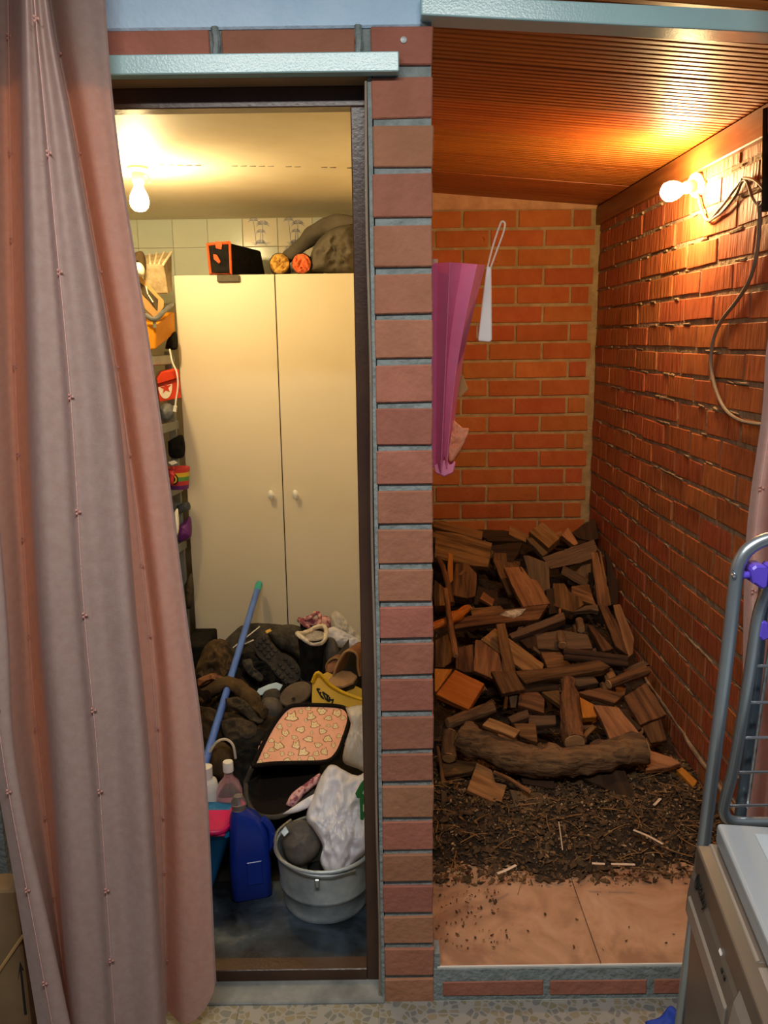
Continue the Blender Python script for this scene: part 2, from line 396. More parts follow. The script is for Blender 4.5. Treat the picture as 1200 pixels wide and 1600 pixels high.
for r in range(3):
    for c in range(-5, 4):
        mname = 'tile_cream' if (r == 0 and c in (0, 1)) or (r == 1 and c == 1) else 'tile_blue'
        xx = X0+c*TW; mt = Matrix.Translation((xx, 3.956, ZT-r*TW*.78-.001))
        if xx < -1.42 or xx > -.17+TW: continue
        if mname not in tmesh:
            o = tl[mname].build('wall_tile', mname, wcb, bevel=.0015); o.matrix_basis = mt; tmesh[mname] = o.data
        else: o = link('wall_tile', tmesh[mname], wcb, mt, bevel=.0015)
        if mname == 'tile_cream':      # printed palm tree
            pb = MB(); y = -.0068
            def frond(cx, cz, n, ln, w_):
                for k in range(n):
                    a = math.pi*(k+.5)/n*1.25-.4; d = Vector((math.cos(a), 0, math.sin(a)*.75)); q = Vector((-d.z, 0, d.x))*w_
                    a0 = Vector((cx, y, cz)); mid = a0+d*ln*.55+Vector((0, 0, .004)); e_ = a0+d*ln-Vector((0, 0, ln*.22))
                    pb.add([a0, mid-q, e_, mid+q], [(0, 1, 2, 3)])
            frond(.093, -.028, 9, .034, .0024); frond(.083, -.062, 7, .026, .0022); frond(.052, -.012, 7, .028, .0022); frond(.08, -.11, 9, .03, .0026)
            for xa, za, xb, zb in ((.09, -.11, .093, -.028), (.077, -.11, .083, -.062), (.06, -.112, .052, -.012)):
                pb.add([(xa-.0015, y, za), (xa+.0015, y, za), (xb+.001, y, zb), (xb-.001, y, zb)], [(0, 1, 2, 3)])
            for k in range(4):
                pb.add([(.04+k*.004, y, -.106-k*.004), (.125-k*.006, y, -.106-k*.004), (.125-k*.006, y, -.1072-k*.004), (.04+k*.004, y, -.1072-k*.004)], [(0, 1, 2, 3)])
            p_ = pb.build('palm_print', 'palm_ink'); p_.parent = o
# wood store shell
WX, BY = 1.0, 3.96
wb = struct(MB().box((.100, BY+.004, -.05), (WX+.15, BY+.06, 2.25)).build('wall_back', 'mortar_back'))
CR = .0845
bb = brick_meshes('brick', .238, .0715, .03, 'brick_back', 6)
z1 = 2.098
for r in range(24):
    zc = z1-CR*r-.036
    off = .372 if r % 2 == 0 else .247
    for k in range(-2, 4):
        a, b = off+k*.25+.006, off+(k+1)*.25-.006
        a, b = max(a, .103), min(b, .957 if r % 2 == 0 else .975)
        if b-a < .03: continue
        lay(bb, wb, Matrix.Translation(((a+b)/2, BY-.001+random.uniform(-.0015, .0015), zc)), (b-a)/.238, random.uniform(.97, 1.02))
pbm = MB().prism([Vector((.1, BY-.004, 2.105)), Vector((.99, BY-.004, 2.10)), Vector((.99, BY-.004, 2.125)), Vector((.1, BY-.004, 2.215))], Vector((0, -1, 0)), .02)
pbm.build('plaster_band', 'plaster_band', wb)
wr = struct(MB().box((WX+.0025, FY, -.05), (WX+.12, BY+.06, 2.25)).build('wall_right', 'mortar_right'))
rb = brick_meshes('brick', .236, .0715, .03, 'brick_right', 8, .003)
RM = Matrix.Rotation(-math.pi/2, 4, 'Z')
for r in range(25):
    zc = 2.075-CR*r-.036
    off = 0 if r % 2 == 0 else .125
    k = 0
    y = BY-.02+off
    while y > FY:
        ya, yb = max(y-.236, FY+.0), min(y, BY-.004)
        if yb-ya > .03:
            lay(rb, wr, Matrix.Translation((WX+random.uniform(-.002, .0015), (ya+yb)/2, zc+random.uniform(-.003, .003))) @ RM @ Matrix.Rotation(random.uniform(-.008, .008), 4, 'Y'), (yb-ya)/.236, random.uniform(.95, 1.03))
        y -= .25
wt = MB()
for k in range(260):      # squeezed-out mortar crumbs along the bed joints
    r = random.randrange(25); z = 2.075-CR*r+.004
    y = random.uniform(FY, BY)
    wt.tube([(WX-.001, y, z+random.uniform(-.003, .003)), (WX+.001, y+random.uniform(.03, .09), z+random.uniform(-.003, .003))], [random.uniform(.002, .0055), random.uniform(.002, .005)], 5)
t_ = wt.build('mortar_crumbs', 'mortar_right', wr); t_['kind'] = 'stuff'
lp = [Vector((WX-.002+random.uniform(-.003, .003), y, .213+(y-2.35)*.055+random.uniform(-.004, .004))) for y in [1.75+.06*k for k in range(36)]]
MB().tube(lp, [random.uniform(.003, .009) for _ in lp], 7).build('mortar_ledge', 'mortar_right', wr, smooth=True)
# sloping fluted board ceiling
ce = struct(MB().prism([Vector((.09, FY+.02, 2.213)), Vector((1.12, FY+.02, 2.123)), Vector((1.12, FY+.02, 2.16)), Vector((.09, FY+.02, 2.26))], Vector((0, -1, 0)), 2.3).build('ceiling', 'wood_trim'))
def ceil_board(y0, width, nfl):
    prof = []; wv = width/nfl
    for k in range(nfl):
        q = wv*k
        prof += [(q, .0055 if k else .009), (q+wv*.10, .001), (q+wv*.18, 0), (q+wv*.76, 0), (q+wv*.86, .001)]
    prof += [(width-.0005, .009), (width-.0005, .014), (0, .014)]
    b_ = MB(); n_ = len(prof)
    b_.add([(0, y, z) for y, z in prof]+[(.925, y, z) for y, z in prof], [tuple(range(n_)), tuple(range(2*n_-1, n_-1, -1))]+[(i, i+n_, (i+1) % n_+n_, (i+1) % n_) for i in range(n_)])
    o = b_.build('ceiling_board', 'board_ceiling', ce)
    o.matrix_basis = Matrix.Translation((.095, y0, 2.188+random.uniform(-.0015, .0015))) @ Matrix.Rotation(math.radians(4.86), 4, 'Y')
    return o.data
ceil_board(FY+.018, 1.81-FY-.018, 3)
bme = ceil_board(1.81, .332, 12)
for k in range(1, 7):
    link('ceiling_board', bme, ce, Matrix.Translation((.095, 1.81+k*.332, 2.188+random.uniform(-.0015, .0015))) @ Matrix.Rotation(math.radians(4.86), 4, 'Y'))
struct(MB().box((WX-.022, FY+.05, 2.03), (WX+.004, BY, 2.108)).build('trim_4', 'wood_trim', bevel=.003))
# wood store floor and brick sill
fs = struct(MB().box((.100, FY+.012, -.05), (WX+.1, BY, .076)).build('floor_wood_store', 'cement'))
def ftile(xa, xb, ya, yb):
    MB().box((xa+.001, ya+.001, .070), (xb-.001, yb-.001, .084)).build('floor_tile', 'floor_tile', fs, bevel=.001)
ftile(.108, .5, FY+.006, 2.14); ftile(.5, 1.0, FY+.006, 2.14); ftile(.108, .5, 2.14, 2.6); ftile(.5, 1.0, 2.14, 2.6)
MB().box((.112, FY+.003, .081), (.70, FY+.0065, .0855)).build('tile_edging', 'tile_edge', fs)
MB().box((.1025, FY+.004, .0), (.118, FY+.05, .12)).build('mortar_fillet', 'mortar_front', fs)
MB().box((.103, FY-.001, -.02), (1.1, FY+.012, .0805)).build('mortar_bed', 'mortar_front', fs)
sm = brick_meshes('brick', .24, .04, .012, 'brick_front', 3)
for xa, xb in ((.125, .362), (.378, .607), (.625, .86), (.875, 1.09)):
    lay(sm, fs, Matrix.Translation(((xa+xb)/2, FY-.003, .028)), (xb-xa)/.24, 1)

# ---------------------------------------------------------------- placing tools: a heap surface and outlines lying on it
WP, WN = Vector((0, 2.5, .16)), Vector((0, -.37, 1)).normalized()      # wood heap
CP, CN = Vector((0, 2.2, .15)), Vector((0, -.174, 1)).normalized()     # closet heap
def seat(poly, m, lift, heap=None, Y=None, tilt=(0, 0, 0)):
    cx = sum(p[0] for p in poly)/len(poly); cy = sum(p[1] for p in poly)/len(poly)
    if Y is not None: c = PY(cx, cy, Y); base = Vector((0, -.3, 1)).normalized()
    else:
        P, N = heap; c = hit(cx, cy, P+N*lift, N); base = N
    view = (C-c).normalized()
    n = (base*(1-m)+view*m+Vector(tilt)).normalized()
    return c, n
def slab(name, label, cat, poly, thick, material, m=.35, lift=0, heap=(WP, WN), Y=None, tilt=(0, 0, 0), parent=None, group=None, bevel=.0015, rough=0):
    c, n = seat(poly, m, lift, heap, Y, tilt)
    pts = [hit(x, y, c, n) for x, y in poly]
    edge0 = list(pts)
    # subdivide long edges a little and ruffle them so the outline looks sawn or broken
    if rough:
        out = []
        for a, b in zip(pts, pts[1:]+pts[:1]):
            k = max(1, int((b-a).length/.03)); sd = (b-a).normalized().cross(n)
            for i in range(k): out.append(a.lerp(b, i/k)+sd*(random.uniform(-rough, rough) if i else 0))
        pts = out
    xd = max(((b-a) for a, b in zip(edge0, edge0[1:]+edge0[:1])), key=lambda v: v.length)
    mtx = frame_of(c, n, xd)
    o = MB().prism(pts, n, thick).build(name, material, parent, bevel=bevel, mtx=mtx)
    if label: tag(o, label, cat, group)
    return o
def blob(name, label, cat, poly, thick, material, m=.6, lift=0, heap=(CP, CN), Y=None, tilt=(0, 0, 0), parent=None, fold=.0, fs=14, aniso=(1, 1, 1), flat=2.2, N=56, R=12, seed=0, group=None, back=.6):
    c, n = seat(poly, m, lift, heap, Y, tilt)
    pts = pathpts([hit(x, y, c, n) for x, y in list(poly)+[poly[0]]], 8)[:-1]
    # even resample
    ls = [0]
    for i in range(len(pts)): ls.append(ls[-1]+(pts[(i+1) % len(pts)]-pts[i]).length)
    ring = []
    for k in range(N):
        t = ls[-1]*k/N; i = max(j for j in range(len(pts)) if ls[j] <= t)
        ring.append(pts[i].lerp(pts[(i+1) % len(pts)], (t-ls[i])/max(1e-9, ls[i+1]-ls[i])))
    off = Vector((seed*3.1, seed*1.7, seed*.9))
    b = MB(); vs_ = []; fs_ = []
    def P(k, s, sgn):
        p = c+(ring[k]-c)*s
        h_ = thick*math.sqrt(max(0, 1-s**flat))*(1 if sgn > 0 else back)
        q = Vector((p.x*aniso[0], p.y*aniso[1], p.z*aniso[2]))*fs+off
        d = 0
        if fold:
            a_ = noise.noise(q); w_ = Vector((noise.noise(q*.8+Vector((9, 2, 4))), noise.noise(q*.8+Vector((1, 8, 3))), noise.noise(q*.8)))*.9
            r_ = 1-abs(noise.noise(q*1.9+w_+Vector((5, 3, 1))))*2.6; r2 = 1-abs(noise.noise(q*4.3+w_*2))*2.6
            d = fold*(a_*.9+r_*.6+r2*.3)*(1-s**6*.6)
        return p+n*(h_*sgn+d*(1 if sgn > 0 else .3))
    front = [[P(k, s/R, 1) for k in range(N)] for s in range(1, R+1)]
    vs_.append(c+n*(thick+(front[0][0]-c).dot(n)*0)); ctr = sum(((p-c).dot(n) for p in front[0]), 0)/N; vs_[0] = c+n*ctr
    for rr in front: vs_ += rr
    for k in range(N): fs_.append((0, 1+k, 1+(k+1) % N))
    for r in range(R-1):
        for k in range(N): fs_.append((1+r*N+k, 1+(r+1)*N+k, 1+(r+1)*N+(k+1) % N, 1+r*N+(k+1) % N))
    o0 = len(vs_); lastf = 1+(R-1)*N
    Rb = 5
    for r in range(Rb-1, 0, -1): vs_ += [P(k, r/Rb, -1) for k in range(N)]
    prev = lastf
    for r in range(Rb-1):
        cur = o0+r*N
        for k in range(N): fs_.append((prev+k, cur+k, cur+(k+1) % N, prev+(k+1) % N))
        prev = cur
    vs_.append(c-n*thick*back); 
    for k in range(N): fs_.append((prev+k, len(vs_)-1, prev+(k+1) % N))
    b.add(vs_, fs_)
    o = b.build(name, material, parent, smooth='all', mtx=frame_of(c, n, Vector((1, 0, 0))))
    if label: tag(o, label, cat, group)
    return o
def branch(name, label, cat, path, r, material, lift=0, heap=(WP, WN), n=12, knob=.12, cut='wood_cut', parent=None, seed=0, endcut=True):
    P, N = heap
    pts = pathpts([hit(x, y, P+N*lift, N) for x, y in path], 6)
    rs = r if isinstance(r, list) else [r]*len(path)
    radii = []
    for i in range(len(pts)):
        t = i/(len(pts)-1)*(len(rs)-1); k = min(int(t), len(rs)-2); radii.append(rs[k]+(rs[k+1]-rs[k])*(t-k))
    b = MB(); b.tube(pts, radii, n)
    b.v = [v+Vector((noise.noise(v*26+Vector((seed, 0, 0))), noise.noise(v*26+Vector((0, seed+9, 0))), noise.noise(v*26+Vector((3, 0, seed)))))*max(radii)*knob*2 for v in b.v]
    mtx = frame_of(pts[len(pts)//2], N, pts[-1]-pts[0])
    o = b.build(name, material, parent, smooth=True, mtx=mtx)
    if label: tag(o, label, cat)
    if endcut:
        for e, d in ((pts[0], pts[0]-pts[1]), (pts[-1], pts[-1]-pts[-2])):
            d = d.normalized(); rr = radii[0] if e is pts[0] else radii[-1]
            fm = frame_of(e+d*.001, d, Vector((.3, .2, 1)))
            MB().lathe([(rr*.9, -.002), (rr*.88, .0012), (rr*.4, .002), (0.0, .0015)], n, fm).build('cut_end', cut, o, smooth=True)
    return o

# ---------------------------------------------------------------- wood heap
g = MB()
def hsurf(u, v):
    x = .103+u*(WX-.106); y = 1.98+v*(BY-1.98-.01)
    slope = WP.z-.11+(y-WP.y)*.37
    base = .088+.05*min(1, max(0, (y-2.04-.05*math.sin(x*9))/.25))
    z = max(base, slope if y > 2.5 else 0)+noise.noise(Vector((x*9, y*9, 0)))*.018+noise.noise(Vector((x*30, y*30, 4)))*.008
    e = (y-(2.03+.03*math.sin(x*11)+.03*noise.noise(Vector((x*14, 0, 2)))))/.06
    if e < 1: z = .078+(z-.078)*max(0, e)
    return Vector((x, y, z))
g.grid(hsurf, 60, 110)
gm = g.build('debris_heap', 'soil', smooth='all')
tag(gm, 'dark soil and bark dust heaped under the firewood', 'debris', kind='stuff')
# bark chips and twigs, too many to count
mat('chip_dark', '#443220', '#664c31', rough=.95, scale=30); mat('chip_mid', '#87623c', '#694b2e', rough=.95, scale=30); mat('chip_pale', '#c09c72', '#a5825a', rough=.9, scale=30)
rr = random.Random(11)
for nm, cnt, smin, smax, lb in (('chip_dark', 4400, .005, .042, 'dark bark chips littering the tiled floor before the logs'), ('chip_mid', 2600, .005, .022, 'brown wood crumbs scattered through the bark litter'), ('chip_pale', 1300, .003, .016, 'pale wood flakes dotted over the bark litter')):
    b = MB()
    for k in range(cnt):
        x = rr.uniform(.112, .985); t = rr.random(); y = 1.99+.62*t**.8 if rr.random() < .9 else rr.uniform(2.3, 3.4)
        if rr.random() < .013: y = rr.uniform(1.74, 2.0); x = rr.uniform(.11, .3) if rr.random() < .7 else x
        p = hsurf((x-.103)/(WX-.106), (y-1.98)/(BY-1.99)) if y > 1.99 else Vector((x, y, .086))
        if y > 2.0 and p.z < .086: p.z = .086
        L_ = smin+(smax-smin)*rr.random()**2.2*(1 if y > 2.0 else .2); Wd = L_*rr.uniform(.2, .7); t_ = rr.uniform(.001, .004)
        m3 = Matrix.Translation(p+Vector((0, 0, rr.uniform(.001, .012)))) @ Matrix.Rotation(rr.uniform(0, 6.3), 4, 'Z') @ Matrix.Rotation(rr.gauss(0, .45), 4, 'X') @ Matrix.Rotation(rr.gauss(0, .35), 4, 'Y')
        q = [Vector((L_*math.cos(a)*rr.uniform(.35, .6), Wd*math.sin(a)*rr.uniform(.4, .6), rr.uniform(-.002, .002))) for a in (0, 1.3, 2.6, 3.6, 5)]
        vs_ = [m3 @ v for v in q]+[m3 @ (v-Vector((0, 0, t_))) for v in q]
        b.add(vs_, [(0,1,2,3,4), (9,8,7,6,5)]+[(i, i+5, (i+1) % 5+5, (i+1) % 5) for i in range(5)])
    tag(b.build('bark_litter', nm, recalc=False), lb, 'debris', kind='stuff')
b = MB()
for k in range(240):
    x = rr.uniform(.12, .97); y = rr.uniform(2.02, 2.75); p = hsurf((x-.103)/(WX-.106), (y-1.98)/(BY-1.99))+Vector((0, 0, .012))
    a = rr.uniform(0, 6.3); L_ = rr.uniform(.02, .09); d = Vector((math.cos(a), math.sin(a), rr.uniform(-.1, .25)))*L_
    b.tube(pathpts([p, p+d*.5+Vector((rr.uniform(-1, 1), rr.uniform(-1, 1), .5))*L_*.12, p+d], 3), [rr.uniform(.0006, .0016)]*7, 4, caps=False)
tag(b.build('twig_litter', 'wood_pale'), 'thin straws and twigs strewn through the bark litter', 'debris', kind='stuff')

# planks, boards, blocks: (name, label, outline in the photo, thickness, material, facing, lift)
PL = [
 ('plank', 'long brown plank lying top left against the back brick wall', [(677,814),(690,813),(755,830),(753,843),(677,822)], .03, 'wood_brown', .3, .05),
 ('board', 'wide weathered board leaning top left below the long plank', [(680,829),(710,832),(769,848),(762,886),(740,884),(708,878),(679,871)], .025, 'wood_brown', .75, .07),
 ('board', 'flat dark board lying against the back wall beside the long plank', [(741,827),(787,828),(817,835),(817,845),(763,845)], .02, 'wood_dark', .3, .03),
 ('board', 'nearly black board in the gap below the flat dark board', [(769,847),(816,847),(810,865),(795,884),(768,878)], .02, 'wood_dark', .6, -.01),
 ('wood_block', 'square light brown block tilted on top of the heap at the back wall', [(826,830),(848,815),(875,840),(857,856)], .035, 'wood_pale', .55, .08),
 ('batten', 'short dusty batten just under the square tilted block', [(822,841),(831,839),(857,863),(848,869)], .025, 'wood_grey', .5, .05),
 ('batten', 'small orange upright batten at left before the wide weathered board', [(700,863),(708,867),(708,907),(703,912),(699,900)], .012, 'wood_orange', .9, .09),
 ('wood_chunk', 'rough brown split chunk below the wide weathered board', [(712,880),(730,880),(745,896),(743,931),(730,935),(705,929),(708,904)], .05, 'wood_brown', .75, .04),
 ('wood_block', 'little pale block standing right of the wide weathered board', [(770,864),(791,864),(792,890),(772,890)], .02, 'wood_brown', .8, .0),
 ('board', 'reddish board half hidden under the broad centre board', [(770,874),(804,879),(812,886),(790,892),(802,929),(794,929)], .018, 'wood_brown', .6, .05),
 ('board', 'grey upright board standing right of the broad centre board', [(817,868),(826,868),(857,880),(863,955),(858,958),(842,935),(826,903)], .016, 'wood_grey', .9, .06),
 ('board', 'broad brown board with flaking front edge in the centre of the heap', [(787,886),(815,885),(829,904),(839,906),(860,943),(817,948)], .022, 'wood_pale', .5, .09),
 ('wood_block', 'dark block in the shade left of the broad centre board', [(747,915),(778,924),(778,948),(740,944)], .04, 'wood_dark', .6, .0),
 ('wood_block', 'reddish block wedged against the pillar behind the curved stick', [(679,905),(694,918),(702,946),(679,946)], .04, 'wood_brown', .7, .01),
 ('plank', 'thin brown plank behind the paint-flaked plank', [(734,950),(782,946),(790,956),(738,964)], .018, 'wood_brown', .5, .05),
 ('plank', 'long brown plank with ragged lower edge running up to the right wall', [(847,871),(928,843),(934,858),(924,874),(908,880),(860,889)], .025, 'wood_grey', .8, .07),
 ('wood_block', 'small upright block at the back beside the square tilted block', [(877,836),(888,823),(904,849),(897,852)], .03, 'wood_pale', .7, .06),
 ('wood_chunk', 'blackish knotty chunk in the back right corner of the heap', [(893,832),(915,816),(930,810),(936,841),(922,845),(904,841)], .05, 'wood_dark', .7, .03),
 ('board', 'tall narrow board standing in the back right corner', [(923,863),(934,863),(952,944),(948,950),(934,946)], .02, 'wood_brown', .85, .06),
 ('lath', 'thin light lath standing along the tall narrow board', [(936,862),(940,866),(955,945),(951,947)], .012, 'wood_pale', .85, .075),
 ('board', 'dark board flat against the foot of the right brick wall', [(945,858),(956,878),(967,918),(965,944),(953,946)], .02, 'wood_dark', .8, .04),
 ('board', 'triangular board in the gap below the ragged-edged plank', [(886,907),(910,882),(923,880),(923,918),(902,914)], .02, 'wood_grey', .7, .01),
 ('wood_block', 'squarish block left of the tall narrow board', [(893,916),(921,913),(924,924),(932,946),(893,931)], .035, 'wood_brown', .6, .03),
 ('wood_chunk', 'splintered reddish chunk right of the grey upright board', [(864,911),(882,911),(890,924),(906,933),(913,944),(897,957),(865,946)], .04, 'wood_brown', .6, .04),
 ('plank', 'short greyish plank below the squarish block', [(897,955),(915,946),(934,944),(936,955),(922,952)], .02, 'wood_grey', .5, .06),
 ('plank', 'brown plank slanting down along the right side of the heap', [(936,946),(949,946),(965,974),(982,1024),(962,1010)], .025, 'wood_brown', .7, .07),
 ('plank', 'splintered plank with bright broken edge against the right wall', [(958,945),(969,944),(977,964),(991,998),(989,1022),(981,1028)], .02, 'wood_pale', .8, .07),
 ('plank', 'paint-flaked plank lying across the middle left of the heap', [(708,968),(745,960),(780,953),(857,944),(842,967),(778,973),(710,982)], .025, 'wood_brown', .5, .10),
 ('batten', 'straight batten slanting up right below the paint-flaked plank', [(795,990),(880,956),(884,967),(800,998)], .03, 'wood_grey', .5, .08),
 ('board', 'large pale triangular board in the middle of the heap', [(751,999),(773,981),(798,999),(850,1037),(848,1045),(818,1047),(797,1032)], .018, 'wood_pale', .65, .06),
 ('board', 'dark board with a light sawn left edge beside the pale triangle', [(740,1048),(743,999),(751,1000),(780,1022),(787,1048),(777,1064)], .02, 'wood_brown', .7, .08),
 ('plank', 'narrow upright plank crossing the pale triangular board', [(775,975),(789,973),(798,1013),(806,1050),(787,1052),(780,1006)], .02, 'wood_brown', .7, .11),
 ('board', 'old plank with cracked pale corner right of the pale triangle', [(834,991),(875,984),(918,991),(926,1013),(880,1016),(840,1014)], .025, 'wood_grey', .55, .05),
 ('plank', 'dull brown plank beneath the old cracked plank', [(844,1018),(875,1018),(892,1039),(855,1043)], .025, 'wood_brown', .5, .04),
 ('plank', 'brown plank leaning behind the dark twin pipe', [(918,976),(925,976),(960,1013),(942,1018)], .03, 'wood_brown', .6, .07),
 ('beam', 'dark square bar running under the slanting plank end', [(815,1068),(873,1068),(873,1078),(809,1084)], .03, 'wood_dark', .5, .05),
 ('plank', 'long plank crossing the heap below the dark twin pipe', [(804,1048),(850,1044),(936,1031),(954,1041),(942,1047),(850,1062),(822,1069)], .028, 'wood_brown', .5, .09),
 ('plank', 'wide plank end pointing to the front left of centre', [(767,1048),(804,1048),(821,1077),(785,1084)], .018, 'wood_brown', .45, .12),
 ('board', 'orange board peeking out behind the bright orange block', [(679,1044),(707,1045),(683,1080),(679,1080)], .02, 'wood_orange', .5, .09),
 ('wood_block', 'bright orange varnished square block at the left of the heap', [(681,1085),(711,1046),(757,1068),(732,1109)], .022, 'wood_orange', .5, .13),
 ('wood_block', 'small dark block standing under the wide plank end', [(795,1088),(809,1086),(806,1106),(798,1106)], .02, 'wood_grey', .8, .07),
 ('wood_block', 'brown block right of the small dark block', [(811,1083),(841,1081),(851,1092),(850,1114),(809,1102)], .03, 'wood_brown', .6, .07),
 ('board', 'wedge of board tucked left of the forked upright log', [(846,1081),(873,1078),(880,1106)], .02, 'wood_brown', .5, .06),
 ('plank', 'short grey plank left behind the big curved log', [(793,1120),(824,1108),(828,1120),(800,1130)], .02, 'wood_grey', .5, .08),
 ('plank', 'short flat plank right behind the big curved log', [(826,1117),(868,1117),(869,1132),(826,1134)], .02, 'wood_grey', .5, .08),
 ('board', 'brown stub of board between the curved log and the flat plank', [(802,1130),(837,1130),(840,1160),(812,1150)], .02, 'wood_brown', .5, .09),
 ('plank', 'thin greyish plank below the long crossing plank', [(870,1059),(929,1057),(936,1067),(905,1072)], .02, 'wood_grey', .5, .07),
 ('plank', 'brown plank right of the forked upright log', [(903,1081),(938,1074),(976,1085),(960,1099)], .02, 'wood_brown', .5, .08),
 ('board', 'large grained square board beside the right wall', [(975,1088),(1010,1066),(1042,1116),(1000,1133)], .02, 'wood_brown', .55, .08),
 ('board', 'smaller board under the large grained square board', [(1004,1135),(1033,1123),(1042,1156),(1017,1161)], .018, 'wood_brown', .55, .06),
 ('board', 'orange-brown board end right of the forked upright log', [(905,1088),(929,1101),(933,1120),(910,1122)], .025, 'wood_orange', .5, .06),
 ('board', 'smooth brown board with a dark nick leading to the log end', [(927,1101),(967,1105),(999,1145),(978,1162),(955,1162),(942,1130)], .02, 'wood_pale', .55, .09),
 ('lath', 'narrow lath beside the smooth nicked board', [(967,1107),(978,1112),(1004,1138),(995,1142)], .015, 'wood_dark', .5, .07),
 ('board', 'squarish tan board leaning on the litter left of centre', [(745,1191),(769,1203),(774,1222),(792,1226),(782,1259),(729,1235)], .016, 'wood_pale', .6, .06),
 ('board', 'flat brown board lying on the litter below the curved log', [(796,1233),(828,1238),(846,1238),(862,1268),(860,1279),(811,1278)], .016, 'wood_grey', .4, .04),
 ('plank', 'brown plank on the floor left behind the squarish tan board', [(686,1185),(746,1190),(738,1205),(693,1214)], .02, 'wood_brown', .4, .04),
 ('lath', 'pale upright lath leaning against the brick pillar', [(689,1235),(698,1236),(699,1277),(690,1278)], .012, 'wood_grey', .95, .05),
 ('lath', 'thin brown strip above the pale lath by the pillar', [(681,1165),(685,1165),(699,1233),(691,1235)], .012, 'wood_brown', .95, .05),
 ('plank', 'dark grey plank under the belly of the curved log', [(813,1210),(866,1219),(866,1232),(817,1224)], .02, 'wood_dark', .6, .04),
 ('board', 'large dark slab under the right end of the curved log', [(905,1212),(950,1202),(977,1204),(998,1258),(989,1260),(954,1236)], .018, 'wood_dark', .45, .05),
 ('board', 'tan board end sticking out right of the curved log', [(1009,1170),(1050,1183),(1064,1192),(1044,1199),(1009,1204)], .02, 'wood_pale', .45, .05),
 ('plank', 'orange plank on the litter in the front right corner', [(1057,1203),(1066,1198),(1090,1220),(1084,1231)], .02, 'wood_orange', .4, .03),
 ('board', 'dark board at the left below the rope-like branch', [(680,1000),(700,990),(712,1030),(694,1042),(680,1042)], .03, 'wood_brown', .6, .04),
 ('board', 'brown board standing behind the bright orange block', [(712,1012),(739,1006),(742,1050),(724,1050),(712,1044)], .02, 'wood_brown', .7, .06),
 ('plank', 'dim plank low on the heap between the batten and the old cracked plank', [(812,1000),(838,992),(842,1016),(824,1012)], .02, 'wood_dark', .5, .04),
 ('plank', 'short brown plank right under the slanting right-hand plank', [(940,1046),(956,1043),(966,1062),(950,1070)], .02, 'wood_brown', .5, .06),
]
for k, (nm, lb, poly, th_, mt_, m_, lf) in enumerate(PL):
    random.seed(k)
    slab(nm, lb, 'wood', poly, th_*1.25, mt_, m_*.55 if m_ < .78 else m_, lf, tilt=(random.uniform(-.1, .1), 0, random.uniform(-.05, .05)), rough=.0018 if mt_ != 'wood_orange' else .0005, bevel=.002)
rs_ = random.Random(21)
import re as _re
ANCH = []
for _p in PL:
    _s = _re.split(r" (?:lying|leaning|in|on|at|under|just|below|half|standing|wedged|behind|running|beside|flat|left|right|against|with|crossing|slanting|along|beneath|pointing|peeking|tucked|between|sticking|above|leading|tilted) ", _p[1])[0]
    if len(_s.split()) >= 3: ANCH.append((_s, sum(q[0] for q in _p[2])/len(_p[2]), sum(q[1] for q in _p[2])/len(_p[2])))
USED = set()
def scrap_label(x, y, shade, L_):
    for nm, ax, ay in sorted(ANCH, key=lambda t: (t[1]-x)**2+(t[2]-y)**2):
        dx, dy = x-ax, y-ay
        side = ('right of' if dx > 0 else 'left of') if abs(dx) > abs(dy) else ('in front of' if dy > 0 else 'behind')
        lb = '%s %s wood scrap %s the %s' % ('long' if L_ > 22 else 'short', shade, side, nm)
        if lb not in USED: USED.add(lb); return lb
for k in range(95):      # small scraps wedged into the gaps between the bigger pieces
    x = rs_.uniform(684, 1030); y = rs_.uniform(835, 1200)
    if x > 925+(y-830)*.36: continue
    an = rs_.uniform(0, math.pi); L_ = rs_.uniform(10, 34); w_ = rs_.uniform(3.5, 12)
    dx, dy = math.cos(an), math.sin(an)*.7
    poly = [(x-dx*L_+dy*w_, y-dy*L_-dx*w_*.7), (x+dx*L_*rs_.uniform(.6, 1)+dy*w_*rs_.uniform(.3, 1), y+dy*L_-dx*w_*.7), (x+dx*L_-dy*w_, y+dy*L_+dx*w_*.7), (x-dx*L_*rs_.uniform(.6, 1)-dy*w_*rs_.uniform(.4, 1), y-dy*L_+dx*w_*.7)]
    mt_ = rs_.choice(['wood_brown', 'wood_brown', 'wood_dark', 'wood_grey', 'wood_pale'])
    slab('wood_scrap', scrap_label(x, y, {'wood_brown': 'brown', 'wood_dark': 'blackish', 'wood_grey': 'dull', 'wood_pale': 'light'}[mt_], L_), 'wood', poly, rs_.uniform(.012, .03), mt_, rs_.uniform(.2, .8), rs_.uniform(-.02, .045), tilt=(rs_.uniform(-.4, .4), 0, rs_.uniform(-.2, .2)), rough=.002, group='wood scraps in the heap', bevel=.0015)
pk = [o for o in COL.objects if o.get('label', '').startswith('paint-flaked')][0]
slab('paint_patch', None, None, [(778,962),(790,955),(822,951),(815,960),(800,967),(780,970)], .002, 'white_paint', .5, .104, parent=pk, rough=.003, bevel=0)
branch('curved_stick', 'thin curved stick standing at the far left of the heap', 'wood', [(684,872),(693,890),(700,915),(706,944)], .012, 'wood_brown', .10, endcut=False)
branch('branch', 'rope-like twisted branch poking out from the pillar', 'wood', [(676,980),(700,970),(733,950)], [.018, .02, .016], 'wood_orange', .11, knob=.25)
branch('stick', 'thin upright stick left of the paint-flaked plank', 'wood', [(696,922),(703,970),(712,1024)], .011, 'wood_brown', .14)
branch('log', 'round log end beside the leaning plank right of centre', 'wood', [(908,984),(905,970)], .016, 'bark', .07)
branch('log', 'small round log end on the old cracked plank', 'wood', [(879,1008),(876,992)], .018, 'bark', .08)
